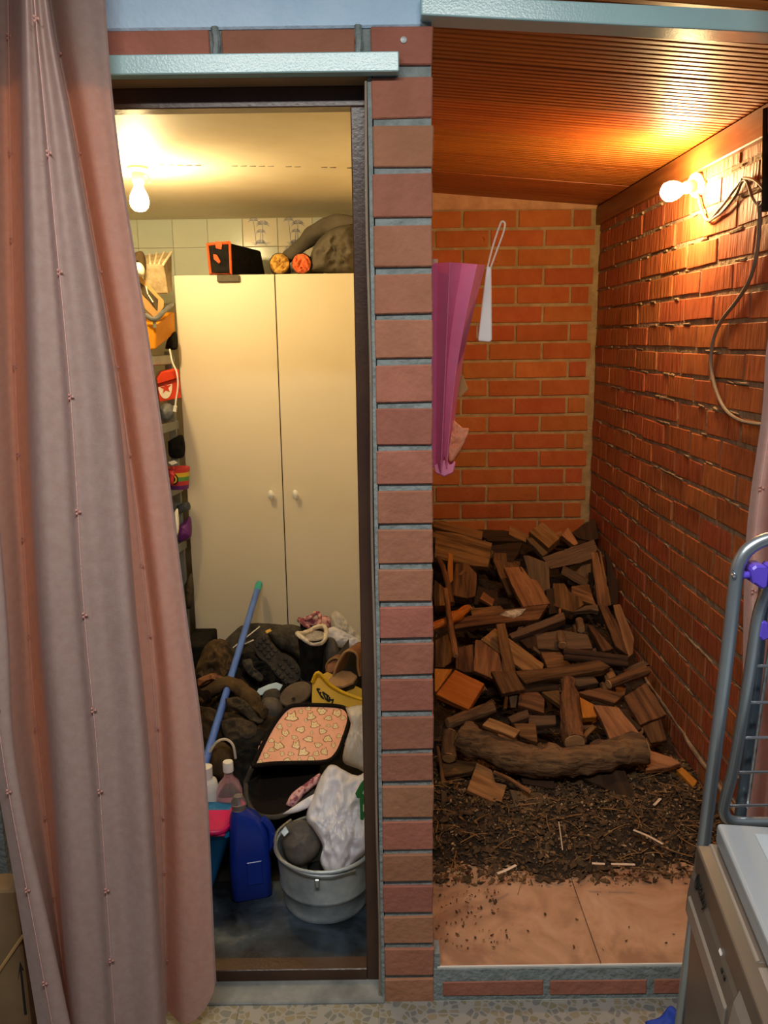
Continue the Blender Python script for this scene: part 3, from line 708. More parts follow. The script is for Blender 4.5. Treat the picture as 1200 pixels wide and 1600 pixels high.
branch('pipe', 'dark smooth round pole lying right of centre', 'wood', [(881,1018),(930,1023),(980,1030)], .013, 'wood_dark', .10, knob=.02, cut='wood_dark')
branch('pipe', 'second dark pole just below the smooth round pole', 'wood', [(882,1027),(930,1032),(980,1038)], .012, 'wood_dark', .09, knob=.02, cut='wood_dark')
branch('log', 'dark log with pale round end under the bright orange block', 'wood', [(700,1131),(735,1118),(770,1106)], .021, 'bark', .09)
branch('log', 'short stub of log standing by the pillar below the orange block', 'wood', [(703,1146),(702,1165),(701,1184)], .024, 'bark', .07)
branch('log', 'short split log slanting up to the right wall', 'wood', [(951,1069),(980,1058),(1010,1048)], .018, 'wood_brown', .09, knob=.1)
branch('branch', 'knobbly forked upright log standing on the curved log', 'wood', [(888,1066),(891,1095),(892,1125),(898,1160)], [.028, .03, .033, .036], 'wood_brown', .13, knob=.16, n=14)
branch('log', 'big curved bark-covered log across the front of the heap', 'wood', [(722,1148),(760,1168),(810,1184),(860,1190),(910,1188),(960,1178),(1004,1168)], [.046, .047, .05, .05, .045, .05, .05], 'bark', .09, knob=.16, n=18, seed=4)
slab('plank', 'short pinkish plank lying on top of the big curved log', 'wood', [(753,1133),(765,1121),(813,1141),(804,1153)], .02, 'wood_pale', .45, .16, rough=.002)
branch('stick', 'dark stick across the squarish tan board', 'wood', [(773,1207),(800,1220),(828,1238)], .007, 'wood_brown', .08)
for lb, pth in (('long pale splinter on the bark litter at right', [(990,1297),(1012,1306),(1036,1319)]), ('pale flat splinter at the front edge of the bark litter', [(777,1365),(790,1360),(806,1352)]),
                ('short white splinter near the right wall', [(1022,1258),(1032,1248)]), ('pale stick lying level at the front of the bark litter', [(955,1350),(992,1351)]), ('pale thick chip left of the level pale stick', [(925,1349),(945,1350)]),
                ('thin bright straw standing in the middle of the litter', [(873,1284),(876,1305),(879,1328)])):
    pts = [PZ(x, y, .15) for x, y in pth]
    tag(MB().tube(pathpts(pts, 4), .0045 if 'straw' not in lb else .0016, 5, squash=.5).build('splinter', 'splinter', mtx=Matrix.Translation(pts[0])), lb, 'wood splinter')

# ---------------------------------------------------------------- closet: wardrobe
wx0, wxm, wx1, wy, wz = -.8155, -.4185, -.0215, 3.40, 1.792
W = thing('wardrobe', 'tall cream two-door wardrobe at the back of the closet', 'wardrobe', loc=(-.4185, 3.66, .02))
MB().box((wx0+.002, wy+.019, .02), (wx1-.002, 3.945, wz-.004)).build('body', 'wardrobe', W, bevel=.002)
for a, b, kx in ((wx0, wxm-.002, wxm-.020), (wxm+.002, wx1, wxm+.075)):
    d = MB().box((a, wy, .08), (b, wy+.017, wz)).build('door', 'wardrobe', W, bevel=.0015)
    kz = PY(424, 772, wy).z
    km = Matrix.Translation((PY(424 if a < wxm-.1 else 462, 772, wy).x, wy, kz)) @ Matrix.Rotation(math.pi/2, 4, 'X')
    MB().lathe([(.006, 0), (.006, .012), (.011, .016), (.012, .021), (.008, .026), (0, .027)], 16, km, 1, 1.7).build('knob', 'knob', d, smooth=True)
MB().box((wx0+.01, wy+.03, .02), (wx1-.01, wy+.05, .08)).build('plinth', 'wardrobe', W)
MB().box((wxm-.0018, wy+.002, .08), (wxm+.0018, wy+.019, wz-.004)).build('door_gap', 'dark_gap', W)

# things on the wardrobe
T0 = wz+.001
o = thing('storage_bag', 'black bag with orange-piped square front on the wardrobe', 'bag', loc=PY(355, 428, 3.42))
a, b_, c_, d_ = [PY(x, y, 3.395) for x, y in ((324, 382), (359, 379), (361, 428), (329, 428))]
fn = Vector((0, -1, 0)); z0 = T0
quad = [Vector((p.x, 3.395, max(p.z, z0))) for p in (a, b_, c_, d_)]
bk = [PY(358, 386, 3.72), PY(408, 392, 3.72), PY(416, 426, 3.72), PY(362, 426, 3.72)]
bk = [Vector((p.x, p.y, max(p.z, z0) if i < 2 else z0)) for i, p in enumerate(bk)]
MB().add(quad+bk, [(0,1,2,3), (7,6,5,4), (0,4,5,1), (1,5,6,2), (2,6,7,3), (3,7,4,0)]).build('body', 'cloth_black', o, bevel=.008, seg=2)
MB().tube(quad+[quad[0], quad[1]], .0065, 8).build('piping', 'orange_trim', o, smooth=True)
slab('pull_tab', None, None, [(336,377),(348,378),(346,390),(337,388)], .004, 'orange_trim', 1, 0, Y=3.384, parent=o)
slab('zip_flap', None, None, [(333,397),(339,398),(345,409),(342,412),(334,405)], .004, 'orange_trim', 1, 0, Y=3.387, parent=o)
MB().tube(pathpts([(-.565, 3.5, T0+.004), (-.572, 3.50, T0+.09), (-.60, 3.51, T0+.105), (-.64, 3.50, T0+.10)], 5), .004, 6).build('strap', 'cloth_brown', o, smooth=True)
st2 = MB()
lid = PY(357, 436, 3.393)
MB().box((lid.x-.045, 3.385, lid.z-.012), (lid.x+.045, 3.3975, lid.z+.016)).build('hanging_flap', 'cloth_grey', o, bevel=.006, seg=3)
for nm, lb, px, py, r_, mt_ in (('rolled_mat', 'rolled mat with yellow crumpled end on the wardrobe', 437, 411, .042, 'tube_yellow'), ('rolled_mat', 'dark rolled bundle with bright orange end on the wardrobe', 471, 409, .041, 'tube_orange')):
    c = PY(px, py, 3.44); c.z = T0+r_
    o = thing(nm, lb, 'rolled mat', loc=(c.x, 3.6, T0))
    ax = Vector((-.10 if 'yellow' in lb else .05, 1, 0)).normalized()
    bb_ = MB().tube([c+ax*t for t in (0, .01, .1, .2, .3, .42)], [r_*.93, r_, r_, r_*1.02, r_, r_*.95], 18)
    bb_.v = [v+Vector((0, 0, 1))*noise.noise(v*30)*.003 for v in bb_.v]
    bb_.build('wrap', 'cloth_olive', o, smooth=True)
    e_ = MB().lathe([(r_*.92, -.004), (r_*.88, .004), (r_*.75, .009), (r_*.6, .011), (r_*.45, .011), (r_*.3, .010), (r_*.15, .009), (0, .008)], 28, frame_of(c, -ax, Vector((1, 0, 0))))
    e_.v = [v-ax*(abs(noise.noise(v*75))*.03-.004) for v in e_.v]
    e_.build('end', mt_, o, smooth=True)
blob('folded_coat', 'grey-brown coat crumpled on the right of the wardrobe top', 'coat', [(484,424),(486,396),(500,372),(522,356),(540,352),(556,356),(558,424)], .085, 'cloth_grey', 1, Y=3.50, fold=.026, fs=14, seed=3)
sl = MB().tube(pathpts([PY(448, 402, 3.62), PY(470, 384, 3.6), PY(495, 362, 3.57), PY(525, 350, 3.55), PY(556, 352, 3.55)], 6), [.02+.016*math.sin(min(1, i/12)*1.57) for i in range(25)], 14)
sl.v = [v+Vector((noise.noise(v*22), noise.noise(v*22+Vector((4, 0, 0))), noise.noise(v*22+Vector((0, 7, 0)))))*.010 for v in sl.v]
sl.build('sleeve', 'cloth_grey', COL.objects['folded_coat'], smooth=True)

# bulb lamp on closet ceiling
def bulb(name, label, base, axis, m, socket_mat, rose):
    o = thing(name, label, 'lamp', loc=base)
    fm = frame_of(Vector(base), Vector(axis).normalized(), Vector((.2, 1, .1)))
    MB().lathe([(rose, 0), (rose, .008), (rose*.7, .016), (.018, .018), (0, .018)], 20, fm).build('ceiling_rose', socket_mat, o, smooth=True)
    MB().lathe([(.019, .017), (.019, .045), (.0165, .05), (0, .05)], 18, fm).build('socket', socket_mat, o, smooth=True)
    MB().lathe([(.012, .05), (.014, .06), (.022, .075), (.0285, .092), (.030, .105), (.027, .12), (.017, .131), (0, .135)], 20, fm).build('bulb', m, o, smooth='all')
    return o
bl = bulb('pendant_bulb', 'glowing bare bulb hanging from the closet ceiling', (-.765, 2.80, 2.079), (0, -.05, -1), 'bulb_warm', 'ceramic', .032)
MB().tube(pathpts([(-.795, 2.80, 2.077), (-.76, 2.795, 2.06), (-.735, 2.80, 2.055), (-.728, 2.79, 2.03)], 4), .0022, 6).build('wire', 'cable_grey', bl, smooth=True)
wl = bulb('wall_bulb', 'glowing bare bulb in a socket on the right brick wall', (.992, 2.745, 1.995), (-.9, -.33, -.22), 'bulb_orange', 'ceramic', .038)

# ---------------------------------------------------------------- shelf rack at the left of the closet
SH = thing('shelf_rack', 'grey metal shelf rack left of the wardrobe', 'shelf', loc=(-1.1, 3.0, .02))
def edge_x(y): return -.828-(3.39-y)*.123
szs = [1.486, 1.224, .967, .725, .48]
for z in szs:
    p = [Vector((-1.40, 2.55, z)), Vector((edge_x(2.55), 2.55, z)), Vector((edge_x(3.39), 3.39, z)), Vector((-1.40, 3.39, z))]
    MB().prism(p, Vector((0, 0, 1)), .036).build('shelf', 'metal_grey', SH, bevel=.003)
for y in (2.57, 3.375):
    for x in (-1.385, edge_x(y)-.02):
        MB().box((x-.015, y-.012, .02), (x+.015, y+.012, 1.50)).build('post', 'metal_grey', SH, bevel=.002)
def onshelf(name, label, cat, poly, mtl, Y, th_=.05, fold=.006, seed=1, m=.9, **k):
    return blob(name, label, cat, poly, th_, mtl, m, Y=Y, fold=fold, seed=seed, N=40, R=8, **k)
# lantern: truncated hexagonal stone-look lantern
Ln = thing('lantern', 'stone-look faceted lantern at the top of the shelf rack', 'lantern', loc=PY(245, 455, 3.3))
c0 = PY(246, 430, 3.30)
f_ = [(228,413),(255,413),(263,459),(226,459)]; q = [PY(x, y, 3.24) for x, y in f_]
bq = [PY(x, y, 3.40) for x, y in ((222,399),(268,394),(269,455),(226,462))]
MB().add(q+bq, [(0,1,2,3), (0,4,5,1), (1,5,6,2), (2,6,7,3), (3,7,4,0), (7,6,5,4)]).build('body', 'lantern_stone', Ln, bevel=.004)
for k in range(3):
    a = q[0].lerp(q[1], .25+.25*k); b2 = bq[0].lerp(bq[1], .25+.25*k)
    MB().tube([a+Vector((0, 0, .003)), b2+Vector((0, 0, .003))], .0035, 6).build('rib', 'ceramic', Ln)
MB().tube([q[1], bq[1]], .005, 6).build('edge_bar', 'ceramic', Ln)
o = onshelf('cream_bowl', 'cream rounded bowl at the top left of the shelf rack beside the curtain', 'bowl', [(205,412),(218,410),(226,420),(224,432),(214,430),(206,425)], 'wardrobe', 3.1, .03, .0)
onshelf('black_helmet', 'dark round object above the cream rounded bowl', 'helmet', [(205,398),(220,392),(227,402),(228,420),(222,428),(217,412),(206,408)], 'cloth_brown', 3.18, .03, .002)
cbx = slab('cardboard_box', 'open cardboard box tipped on the shelf over the mustard bag', 'box', [(214,432),(219,430),(256,470),(256,480),(242,498),(226,482),(218,455)], .03, 'cardboard', 1, Y=3.16)
slab('box_opening', None, None, [(219,441),(230,450),(247,468),(246,486),(233,470),(222,459)], .004, 'cloth_olive', 1, Y=3.155, parent=cbx)
for pts in ([(228,447),(231,460)], [(232,461),(239,472)]):
    MB().tube([PY(x, y, 3.148) for x, y in pts], .0022, 5).build('flap_edge', 'box_white', cbx)
mb_ = thing('mustard_bag', 'mustard yellow bag on the upper shelf of the rack', 'bag', loc=PY(245, 545, 3.25))
L1 = [PY(x, y, 3.14) for x, y in ((230,509),(243,508),(243,546),(232,547))]
R1 = [PY(243, 508, 3.14), PY(273, 487, 3.36), PY(274, 520, 3.36), PY(248, 547, 3.14)]
bkq = [Vector((-1.0, 3.38, R1[1].z)), Vector((-1.0, 3.38, 1.50))]
MB().add([L1[0], L1[1], R1[1], bkq[0], L1[3]-Vector((0, 0, .0)), L1[2], R1[2], bkq[1]], [(0,1,2,3), (4,7,6,5), (0,4,5,1), (1,5,6,2), (2,6,7,3), (3,7,4,0)]).build('body', 'mustard', mb_, bevel=.006, seg=2)
MB().tube(pathpts([PY(228,492,3.13), PY(242,499,3.12), PY(258,484,3.2), PY(268,476,3.34)], 4), .009, 8).build('dark_lining', 'bundle_grey', mb_, smooth=True)
MB().tube([PY(241, 503, 3.128), PY(242, 512, 3.13)], .006, 6).build('buckle', 'metal_grey', mb_)
onshelf('black_pouch', 'black pouch squeezed beside the mustard bag at the wardrobe', 'pouch', [(258,545),(262,530),(275,518),(277,545)], 'cloth_black', 3.33, .03)
cbl = MB().tube(pathpts([PY(x, y, 3.12) for x, y in ((265,545),(269,565),(276,582),(278,602),(275,625),(274,636))], 5), .003, 6)
cw = cbl.build('white_cable', 'white_plastic', smooth=True); tag(cw, 'white cable with a plug dangling in front of the red box', 'cable')
MB().tube([PY(274,634,3.12), PY(273,643,3.12)], .007, 8).build('plug', 'white_plastic', cw, smooth=True)
rx = thing('shoe_box', 'red box with a white half circle and star on the second shelf', 'box', loc=PY(262, 630, 3.2))
z2 = szs[1]
fq = [PY(x, y, 3.17) for x, y in ((246,598),(281,590),(283,622),(249,628))]
bq2 = [p+Vector((-.05, .17, 0)) for p in fq]
MB().add(fq+bq2, [(0,1,2,3), (7,6,5,4), (0,4,5,1), (1,5,6,2), (2,6,7,3), (3,7,4,0)]).build('body', 'box_red', rx, bevel=.002)
lq = [PY(x, y, 3.16) for x, y in ((245,592),(252,582),(279,577),(281,590),(246,600))]
MB().add(lq+[p+Vector((-.05, .17, 0)) for p in lq], [(0,1,2,3,4), (9,8,7,6,5)]+[(i, i+5, (i+1) % 5+5, (i+1) % 5) for i in range(5)]).build('lid', 'box_red', rx, bevel=.002)
def on_face(u, v, off=.0015): return fq[0].lerp(fq[1], u).lerp(fq[3].lerp(fq[2], u), v)+Vector((0, -off, 0))
hc = [on_face(.33+.31*math.cos(a), .28+.62*math.sin(a)) for a in [math.pi*k/14*1.05-.1 for k in range(15)]]
MB().add(hc, [tuple(range(len(hc)))]).build('half_circle', 'box_white', rx)
sp_ = []
for k in range(10):
    a = math.pi/2+k*math.pi/5; r_ = .3 if k % 2 == 0 else .12
    sp_.append(on_face(.36+r_*math.cos(a)*.9, .35-r_*math.sin(a), .003))
MB().add(sp_, [tuple(range(10))]).build('star', 'box_red', rx)
onshelf('grey_bundle', 'grey crumpled plastic bundle under the red box', 'bundle', [(249,640),(258,630),(270,634),(274,648),(268,657),(254,660)], 'bundle_grey', 3.14, .03, .008)
onshelf('small_jar', 'dark green jar left of the grey bundle by the curtain', 'jar', [(245,628),(249,626),(250,645),(246,645)], 'cloth_olive', 3.1, .012, 0)
# rainbow cup with target mark
rc = thing('rainbow_cup', 'rainbow striped cup with a target mark on the third shelf', 'cup', loc=PY(283, 755, 3.2))
cc = PY(279, 740, 3.25); hz = .085; zb = szs[2]
for k, m_ in enumerate(('purple_bag', 'stripe_red', 'stripe_green', 'stripe_yellow', 'stripe_red')):
    MB().lathe([(.036+.002*k, zb+.017*k), (.036+.002*(k+1), zb+.017*(k+1))], 20, Matrix.Translation((cc.x, 3.25, 0))).build('stripe', m_, rc, smooth=True)
for r_, m_, yo in ((.022, 'ink_black', .046), (.017, 'stripe_yellow', .0475), (.011, 'ink_black', .049), (.005, 'stripe_red', .0505)):
    MB().lathe([(r_, 0), (0, .0005)], 18, frame_of(Vector((cc.x-.012, 3.25-yo+.002, zb+.045)), Vector((-.2, -1, 0)).normalized(), Vector((1, 0, 0)))).build('target_ring', m_, rc)
slab('paper_leaflet', 'white paper leaflet sticking out over the rainbow cup', 'paper', [(262,722),(272,719),(278,723),(268,727)], .003, 'white_plastic', .6, Y=3.2)
onshelf('dark_box', 'dark teal bundle behind the rainbow cup', 'bundle', [(262,690),(285,680),(288,712),(266,714)], 'cloth_black', 3.36, .03)
onshelf('pink_pack', 'dark red packet left of the rainbow cup by the curtain', 'packet', [(263,735),(271,728),(276,745),(272,757),(266,757)], 'stripe_red', 3.22, .02)
onshelf('white_cup', 'white stacked cups on the fourth shelf beside the curtain', 'cups', [(272,800),(278,795),(280,825),(276,838),(273,820)], 'white_plastic', 3.2, .02, 0)
onshelf('purple_bag', 'purple gift bag on the fourth shelf next to the wardrobe', 'gift bag', [(279,822),(290,812),(298,808),(299,838),(285,846),(279,846)], 'purple_bag', 3.3, .03, .004)
onshelf('paper_stack', 'pale paper packet lying behind the purple gift bag', 'packet', [(276,790),(294,784),(297,796),(278,802)], 'bundle_grey', 3.36, .02)
onshelf('brown_basket', 'brown wicker bundle on the lowest visible shelf', 'basket', [(288,915),(299,895),(303,920),(301,945),(292,950)], 'cloth_olive', 3.3, .03, .01)
bx = MB().box((-.81, 3.15, .02), (-.715, 3.36, .345)).build('black_box', 'cloth_black', bevel=.006); tag(bx, 'black box on the floor between the shelf rack and the wardrobe', 'box')

# ---------------------------------------------------------------- closet heap
ha = MB()
def csurf(u, v):
    x = -1.0+u*.97; y = 2.12+v*1.26
    z = .02+max(0, CP.z-.10+(y-2.2)*.174)*min(1, v*5)+noise.noise(Vector((x*7, y*7, 3)))*.02
    if v == 0 or u in (0, 1): z = .021
    return Vector((x, y, max(.021, z)))
ha.grid(csurf, 50, 60)
tag(ha.build('clothes_heap', 'cloth_black', smooth='all'), 'dark heap of old clothes filling the closet floor', 'clothes')
KP = dict(heap=(CP, CN))
bg = blob('sports_bag', 'grey-black sports bag with white strips against the wardrobe', 'bag', [(342,1012),(362,990),(382,976),(421,975),(452,980),(462,1000),(450,1040),(400,1062),(360,1050)], .06, 'cloth_bag_dark', .7, .02, fold=.012, seed=5)
for a, b2 in (((364,1012),(406,979)), ((352,1016),(362,1019)), ((378,1008),(396,1000))):
    c1, c2 = PY(*a, 2.98), PY(*b2, 3.02)
    MB().tube([c1, c1.lerp(c2, .5), c2], .004, 6, squash=.4).build('white_strip', 'reflective', bg)
slab('yellow_tag', None, None, [(414,986),(422,982),(425,986),(417,990)], .002, 'yellow', .8, Y=2.97, parent=bg)
blob('black_jacket', 'black jacket bunched under the sports bag', 'jacket', [(362,1030),(395,1018),(428,1030),(442,1060),(425,1082),(395,1092),(372,1068)], .05, 'cloth_black', .7, .05, fold=.022, fs=18, seed=8, N=80, R=16)
bj = blob('brown_jacket', 'dark brown jacket crumpled behind the blue pole', 'jacket', [(302,1056),(318,1014),(334,1001),(352,1003),(364,1020),(372,1050),(396,1080),(408,1112),(395,1132),(360,1138),(325,1122),(306,1090)], .07, 'cloth_brown', .7, .05, fold=.034, fs=15, seed=2, N=96, R=22)
sv = MB().tube(pathpts([hit(x, y, CP+CN*.135, CN) for x, y in ((322,1085),(350,1068),(378,1078),(398,1100),(412,1112))], 6), [.03, .034]+[.036-.0007*i for i in range(23)], 22, squash=.6)
sv.v = [v+Vector((noise.noise(v*20), noise.noise(v*20+Vector((4, 0, 0))), noise.noise(v*20+Vector((0, 7, 0)))))*.014+CN*((.5-abs(noise.noise(v*38+Vector((2, 5, 1)))))*.026-.008) for v in sv.v]
sv.build('sleeve', 'cloth_brown', bj, smooth=True)
sv = MB().tube(pathpts([hit(x, y, CP+CN*.10, CN) for x, y in ((310,1062),(330,1050),(352,1046),(372,1056))], 6), .024, 12)
sv.v = [v+Vector((noise.noise(v*24), noise.noise(v*24+Vector((4, 0, 0))), noise.noise(v*24+Vector((0, 7, 0)))))*.012 for v in sv.v]
sv.build('collar', 'cloth_olive', bj, smooth=True)
blob('dark_trousers', 'blackish trousers lying below the brown jacket', 'trousers', [(310,1104),(345,1112),(400,1118),(432,1124),(428,1150),(404,1195),(380,1212),(325,1196)], .045, 'cloth_brown', .6, .04, fold=.026, fs=18, seed=12, N=80, R=16)
blob('black_sweater', 'black sweater in the shade beside the cat-print case', 'sweater', [(362,1150),(400,1140),(420,1150),(400,1200),(384,1240),(360,1215)], .04, 'cloth_black', .6, .05, fold=.015, seed=14)
slab('face_mask', 'crumpled pale blue face mask on the dark clothes', 'face mask', [(396,1089),(404,1076),(420,1069),(432,1066),(442,1070),(437,1079),(412,1085)], .004, 'mask_blue', .7, .11, heap=(CP, CN))
for nm, lb, ct, poly, th_, mt_, lf, sd in (
    ('scarf', 'olive scarf trailing down to the round-toed shoe', 'scarf', [(352,1092),(372,1090),(392,1104),(412,1124),(404,1132),(380,1118),(356,1104)], .018, 'cloth_olive', .13, 31),
    ('knitted_hat', 'brown knitted hat at the top left of the heap', 'hat', [(318,1026),(326,1006),(340,999),(354,1004),(361,1020),(352,1034),(334,1038)], .035, 'cloth_olive', .10, 32),
    ('leather_strap', 'flat brown leather strip beside the curtain below the hat', 'strap', [(308,1062),(330,1052),(352,1060),(350,1070),(328,1064),(310,1074)], .012, 'leather_brown', .14, 33),
    ('grey_sock', 'grey sock lying over the black jacket', 'sock', [(378,1034),(392,1030),(398,1046),(412,1058),(406,1066),(390,1056),(382,1046)], .014, 'cloth_bag_dark', .12, 34),
    ('dark_shirt', 'dark olive shirt bunched above the pink bottle', 'shirt', [(345,1128),(372,1122),(400,1132),(404,1150),(382,1164),(352,1156)], .03, 'cloth_olive', .10, 35)):
    blob(nm, lb, ct, poly, th_, mt_, .6, lf, fold=.012, fs=22, seed=sd, N=64, R=12)
# work boot showing its lugged sole
WBt = thing('work_boot', 'dark work boot lying with its lugged sole to the front', 'boot', loc=PY(440, 1040, 2.9))
sole = [(395,1012),(398,1000),(405,993),(414,993),(425,1005),(437,1018),(455,1026),(468,1042),(470,1058),(460,1068),(444,1067),(428,1052),(418,1038),(404,1027)]
c, n = seat(sole, .85, .12, (CP, CN))
pts = [hit(x, y, c, n) for x, y in sole]
MB().prism(pathpts(pts+[pts[0]], 3)[:-1], n, .022).build('sole', 'rubber', WBt, bevel=.003)
lg = MB(); lugs = []
for i in range(9):
    for j in range(3):
        if 3.4 < i < 4.6: continue
        ax = Vector((407, 1003, 0)).lerp(Vector((455, 1054, 0)), i/8)
        wdt = 7.5+(4 if i > 4 else 0)
        p_ = (ax.x+(j-1)*wdt*.72, ax.y-(j-1)*wdt*.72+(3 if i > 4 else 0))
        q_ = hit(p_[0], p_[1], c, n)
        fm = frame_of(q_, n, hit(p_[0]+5, p_[1]+5, c, n)-q_) @ Matrix.Rotation(.6 if (i+j) % 2 else -.3, 4, 'Z')
        MB().box((-.0085, -.006, -.002), (.0085, .006, .007), fm).build('tread_lug', 'rubber', WBt, bevel=.002)
blob('upper', None, None, [(418,990),(436,978),(458,976),(478,985),(482,1008),(474,1036),(456,1024),(438,1016),(426,1004)], .05, 'cloth_bag_dark', .8, .09, fold=.006, parent=WBt)
# round-toed old shoe
sh = blob('old_shoe', 'scuffed round-toed grey shoe below the face mask', 'shoe', [(404,1108),(410,1094),(424,1090),(438,1096),(443,1112),(434,1126),(414,1126)], .045, 'shoe_grey', .7, .08, fold=.002)
blob('tongue', None, None, [(408,1094),(414,1080),(432,1076),(440,1088),(432,1098),(416,1098)], .02, 'cloth_bag_dark', .7, .10, parent=sh)
# slipper sole
es = [(462+27*math.cos(a)*math.cos(-.5)-17*math.sin(a)*math.sin(-.5), 1084+27*math.cos(a)*math.sin(-.5)+17*math.sin(a)*math.cos(-.5)) for a in [k*math.pi/12 for k in range(24)]]
ss = slab('slipper', 'upturned slipper with a plain grey-brown felt sole', 'slipper', es, .02, 'felt_sole', .7, .12, heap=(CP, CN), bevel=.004)
slab('stitch_hole', None, None, [(455,1092),(459,1089),(462,1092),(458,1095)], .002, 'dark_gap', .7, .1215, heap=(CP, CN), parent=ss, bevel=0)
# black boot with cream fur cuff
def fur_boot(name, label, px, ytop, ybot, Y, rpx, cuffmat, lean=0):
    a, b2 = PY(px, ybot, Y), PY(px+lean, ytop, Y); s_ = (PY(px+rpx, ytop, Y)-PY(px, ytop, Y)).length
    o = thing(name, label, 'boot', loc=a)
    bt = MB().tube([a.lerp(b2, t) for t in (0, .04, .2, .4, .6, .8, 1)], [s_*k for k in (.8, .86, .84, .88, .95, 1.02, 1.12)], 22)
    bt.f = bt.f[:-1]
    bt.build('shaft', 'cloth_black', o, smooth=True)
    n_ = 22; cu = MB(); ring = []
    for k in range(n_+1):
        an = 2*math.pi*k/n_; dz = .016*math.sin(an*2+.6)+.02*max(0, math.sin(an))+.003*random.uniform(-1, 1)
        ring.append(b2+Vector((math.cos(an)*s_*1.16, math.sin(an)*s_*1.0, dz)))
    cu.tube(ring, .0085, 8, caps=False).build('fur_cuff', cuffmat, o, smooth=True)
    li = MB().shell([(s_*1.08, .004), (s_*.8, -.05), (.002, -.07)], 22, Matrix.Translation(b2)); li.build('fur_lining', cuffmat, o, smooth=True)
    MB().tube([a+Vector((0, 0, .004)), a+Vector((.0, 0, -.02))], [s_*.9, s_*.92], 22).build('heel', 'rubber', o, smooth=True)
    blob('foot', None, None, [(px-rpx*.8, ybot-8), (px, ybot-14), (px+rpx*.8, ybot-8), (px+rpx*.7, ybot+2), (px-rpx*.7, ybot+2)], .05, 'cloth_black', .3, Y=Y+.09, parent=o)
    return o
fur_boot('fur_boot', 'tall black boot with cream fur lining standing in the heap', 487, 994, 1060, 2.86, 20, 'fur')
fur_boot('fur_boot', 'second fur-lined boot with patterned cuff behind the black one', 484, 972, 1030, 3.08, 14, 'floral')
blob('floral_shoe', 'pink flowered slipper at the foot of the wardrobe', 'slipper', [(493,972),(502,963),(514,964),(520,976),(514,986),(498,986)], .035, 'floral', .8, Y=3.2)
blob('clear_bag', 'clear crinkled plastic bag against the wardrobe door', 'plastic bag', [(516,962),(521,955),(530,958),(550,980),(567,1000),(567,1018),(540,1004),(520,990)], .05, 'bag_clear', .8, Y=3.15, fold=.02, fs=22, aniso=(1.5, 1, .6), seed=6)
blob('white_pillow_bag', 'white plastic bag lying under the clear bag', 'plastic bag', [(506,986),(522,980),(545,992),(567,1006),(567,1024),(542,1014),(515,1006)], .04, 'bag_white', .7, Y=3.02, fold=.012, fs=20, seed=9)
gs = blob('grey_sneaker', 'grey sneaker heel right of the fur-lined boot', 'shoe', [(507,1004),(512,996),(522,998),(529,1012),(530,1028),(522,1036),(509,1034)], .035, 'shoe_grey', .8, Y=2.88, fold=.002)
slab('black_shoe', 'thin black shoe tongue beside the grey sneaker', 'shoe', [(527,1022),(545,998),(546,1013),(532,1032)], .02, 'cloth_bag_dark', .8, Y=2.85)
# brown clogs
def clog(name, label, bed, vamp, Y, bedm):
    o = thing(name, label, 'clog', loc=PY(*bed[0], Y))
    slab('footbed', None, None, bed, .012, bedm, .5, Y=Y, parent=o, bevel=.004)
    s2 = slab('outsole', None, None, [(x+(x-sum(p[0] for p in bed)/len(bed))*.06, y+3) for x, y in bed], .03, 'rubber', .5, Y=Y+.012, parent=o, bevel=.006)
    A = [PY(x, y, Y+.01) for x, y in vamp]
    B = [p+Vector((.035, .10, -.01)) for p in A]
    m = MB(); P1, P2 = pathpts(A, 4), pathpts(B, 4); k = len(P1)
    m.add(P1+P2, [(i, i+1, i+1+k, i+k) for i in range(k-1)])
    m.build('vamp', 'leather_brown', o, smooth='all', solid=.008)
    m = MB().tube(P1, .0045, 7); m.build('vamp_edge', 'footbed', o, smooth=True)
    return o
clog('clog', 'brown leather clog with open tan footbed on the yellow tub', [(509,1066),(520,1054),(534,1047),(548,1048),(559,1056),(552,1068),(536,1074),(518,1073)], [(521,1056),(526,1040),(538,1020),(549,1017),(558,1024),(559,1042),(562,1056)], 2.70, 'footbed')
clog('clog', 'second brown clog mostly hidden behind the open one', [(508,1050),(511,1038),(520,1030),(532,1028),(530,1042),(518,1052)], [(511,1050),(510,1040),(515,1032),(524,1028),(532,1032)], 2.80, 'leather_brown')
# yellow tub
yt = thing('yellow_tub', 'yellow plastic tub with black print under the clogs', 'tub', loc=PY(530, 1100, 2.6))
fw_ = [(487,1103),(488,1066),(494,1052),(500,1051),(516,1070),(540,1084),(569,1094),(569,1106)]
slab('front_wall', None, None, fw_, .006, 'yellow', 1, Y=2.56, parent=yt)
slab('back_wall', None, None, [(499,1056),(512,1050),(540,1064),(569,1078),(569,1094),(540,1084),(516,1070)], .006, 'yellow', 1, Y=2.72, parent=yt)
MB().tube(pathpts([PY(x, y, 2.555) for x, y in ((488,1066),(497,1051),(516,1070),(540,1084),(569,1094))], 5), .006, 7).build('rim', 'yellow', yt, smooth=True)
fpl, fnn = seat(fw_, 1, 0, None, 2.56)
pr_ = MB()
for (xa, ya), (xb, yb) in (((495,1076),(503,1090)), ((495,1076),(500,1077)), ((501,1086),(506,1092)), ((504,1081),(510,1094)), ((504,1081),(514,1088)), ((511,1087),(512,1096)), ((515,1089),(514,1097)), ((515,1093),(521,1094)), ((521,1092),(519,1099)), ((498,1083),(502,1082))):
    pr_.tube([hit(xa, ya, fpl+fnn*.002, fnn), hit(xb, yb, fpl+fnn*.002, fnn)], .0028, 5)
pr_.build('black_print', 'ink_black', yt)

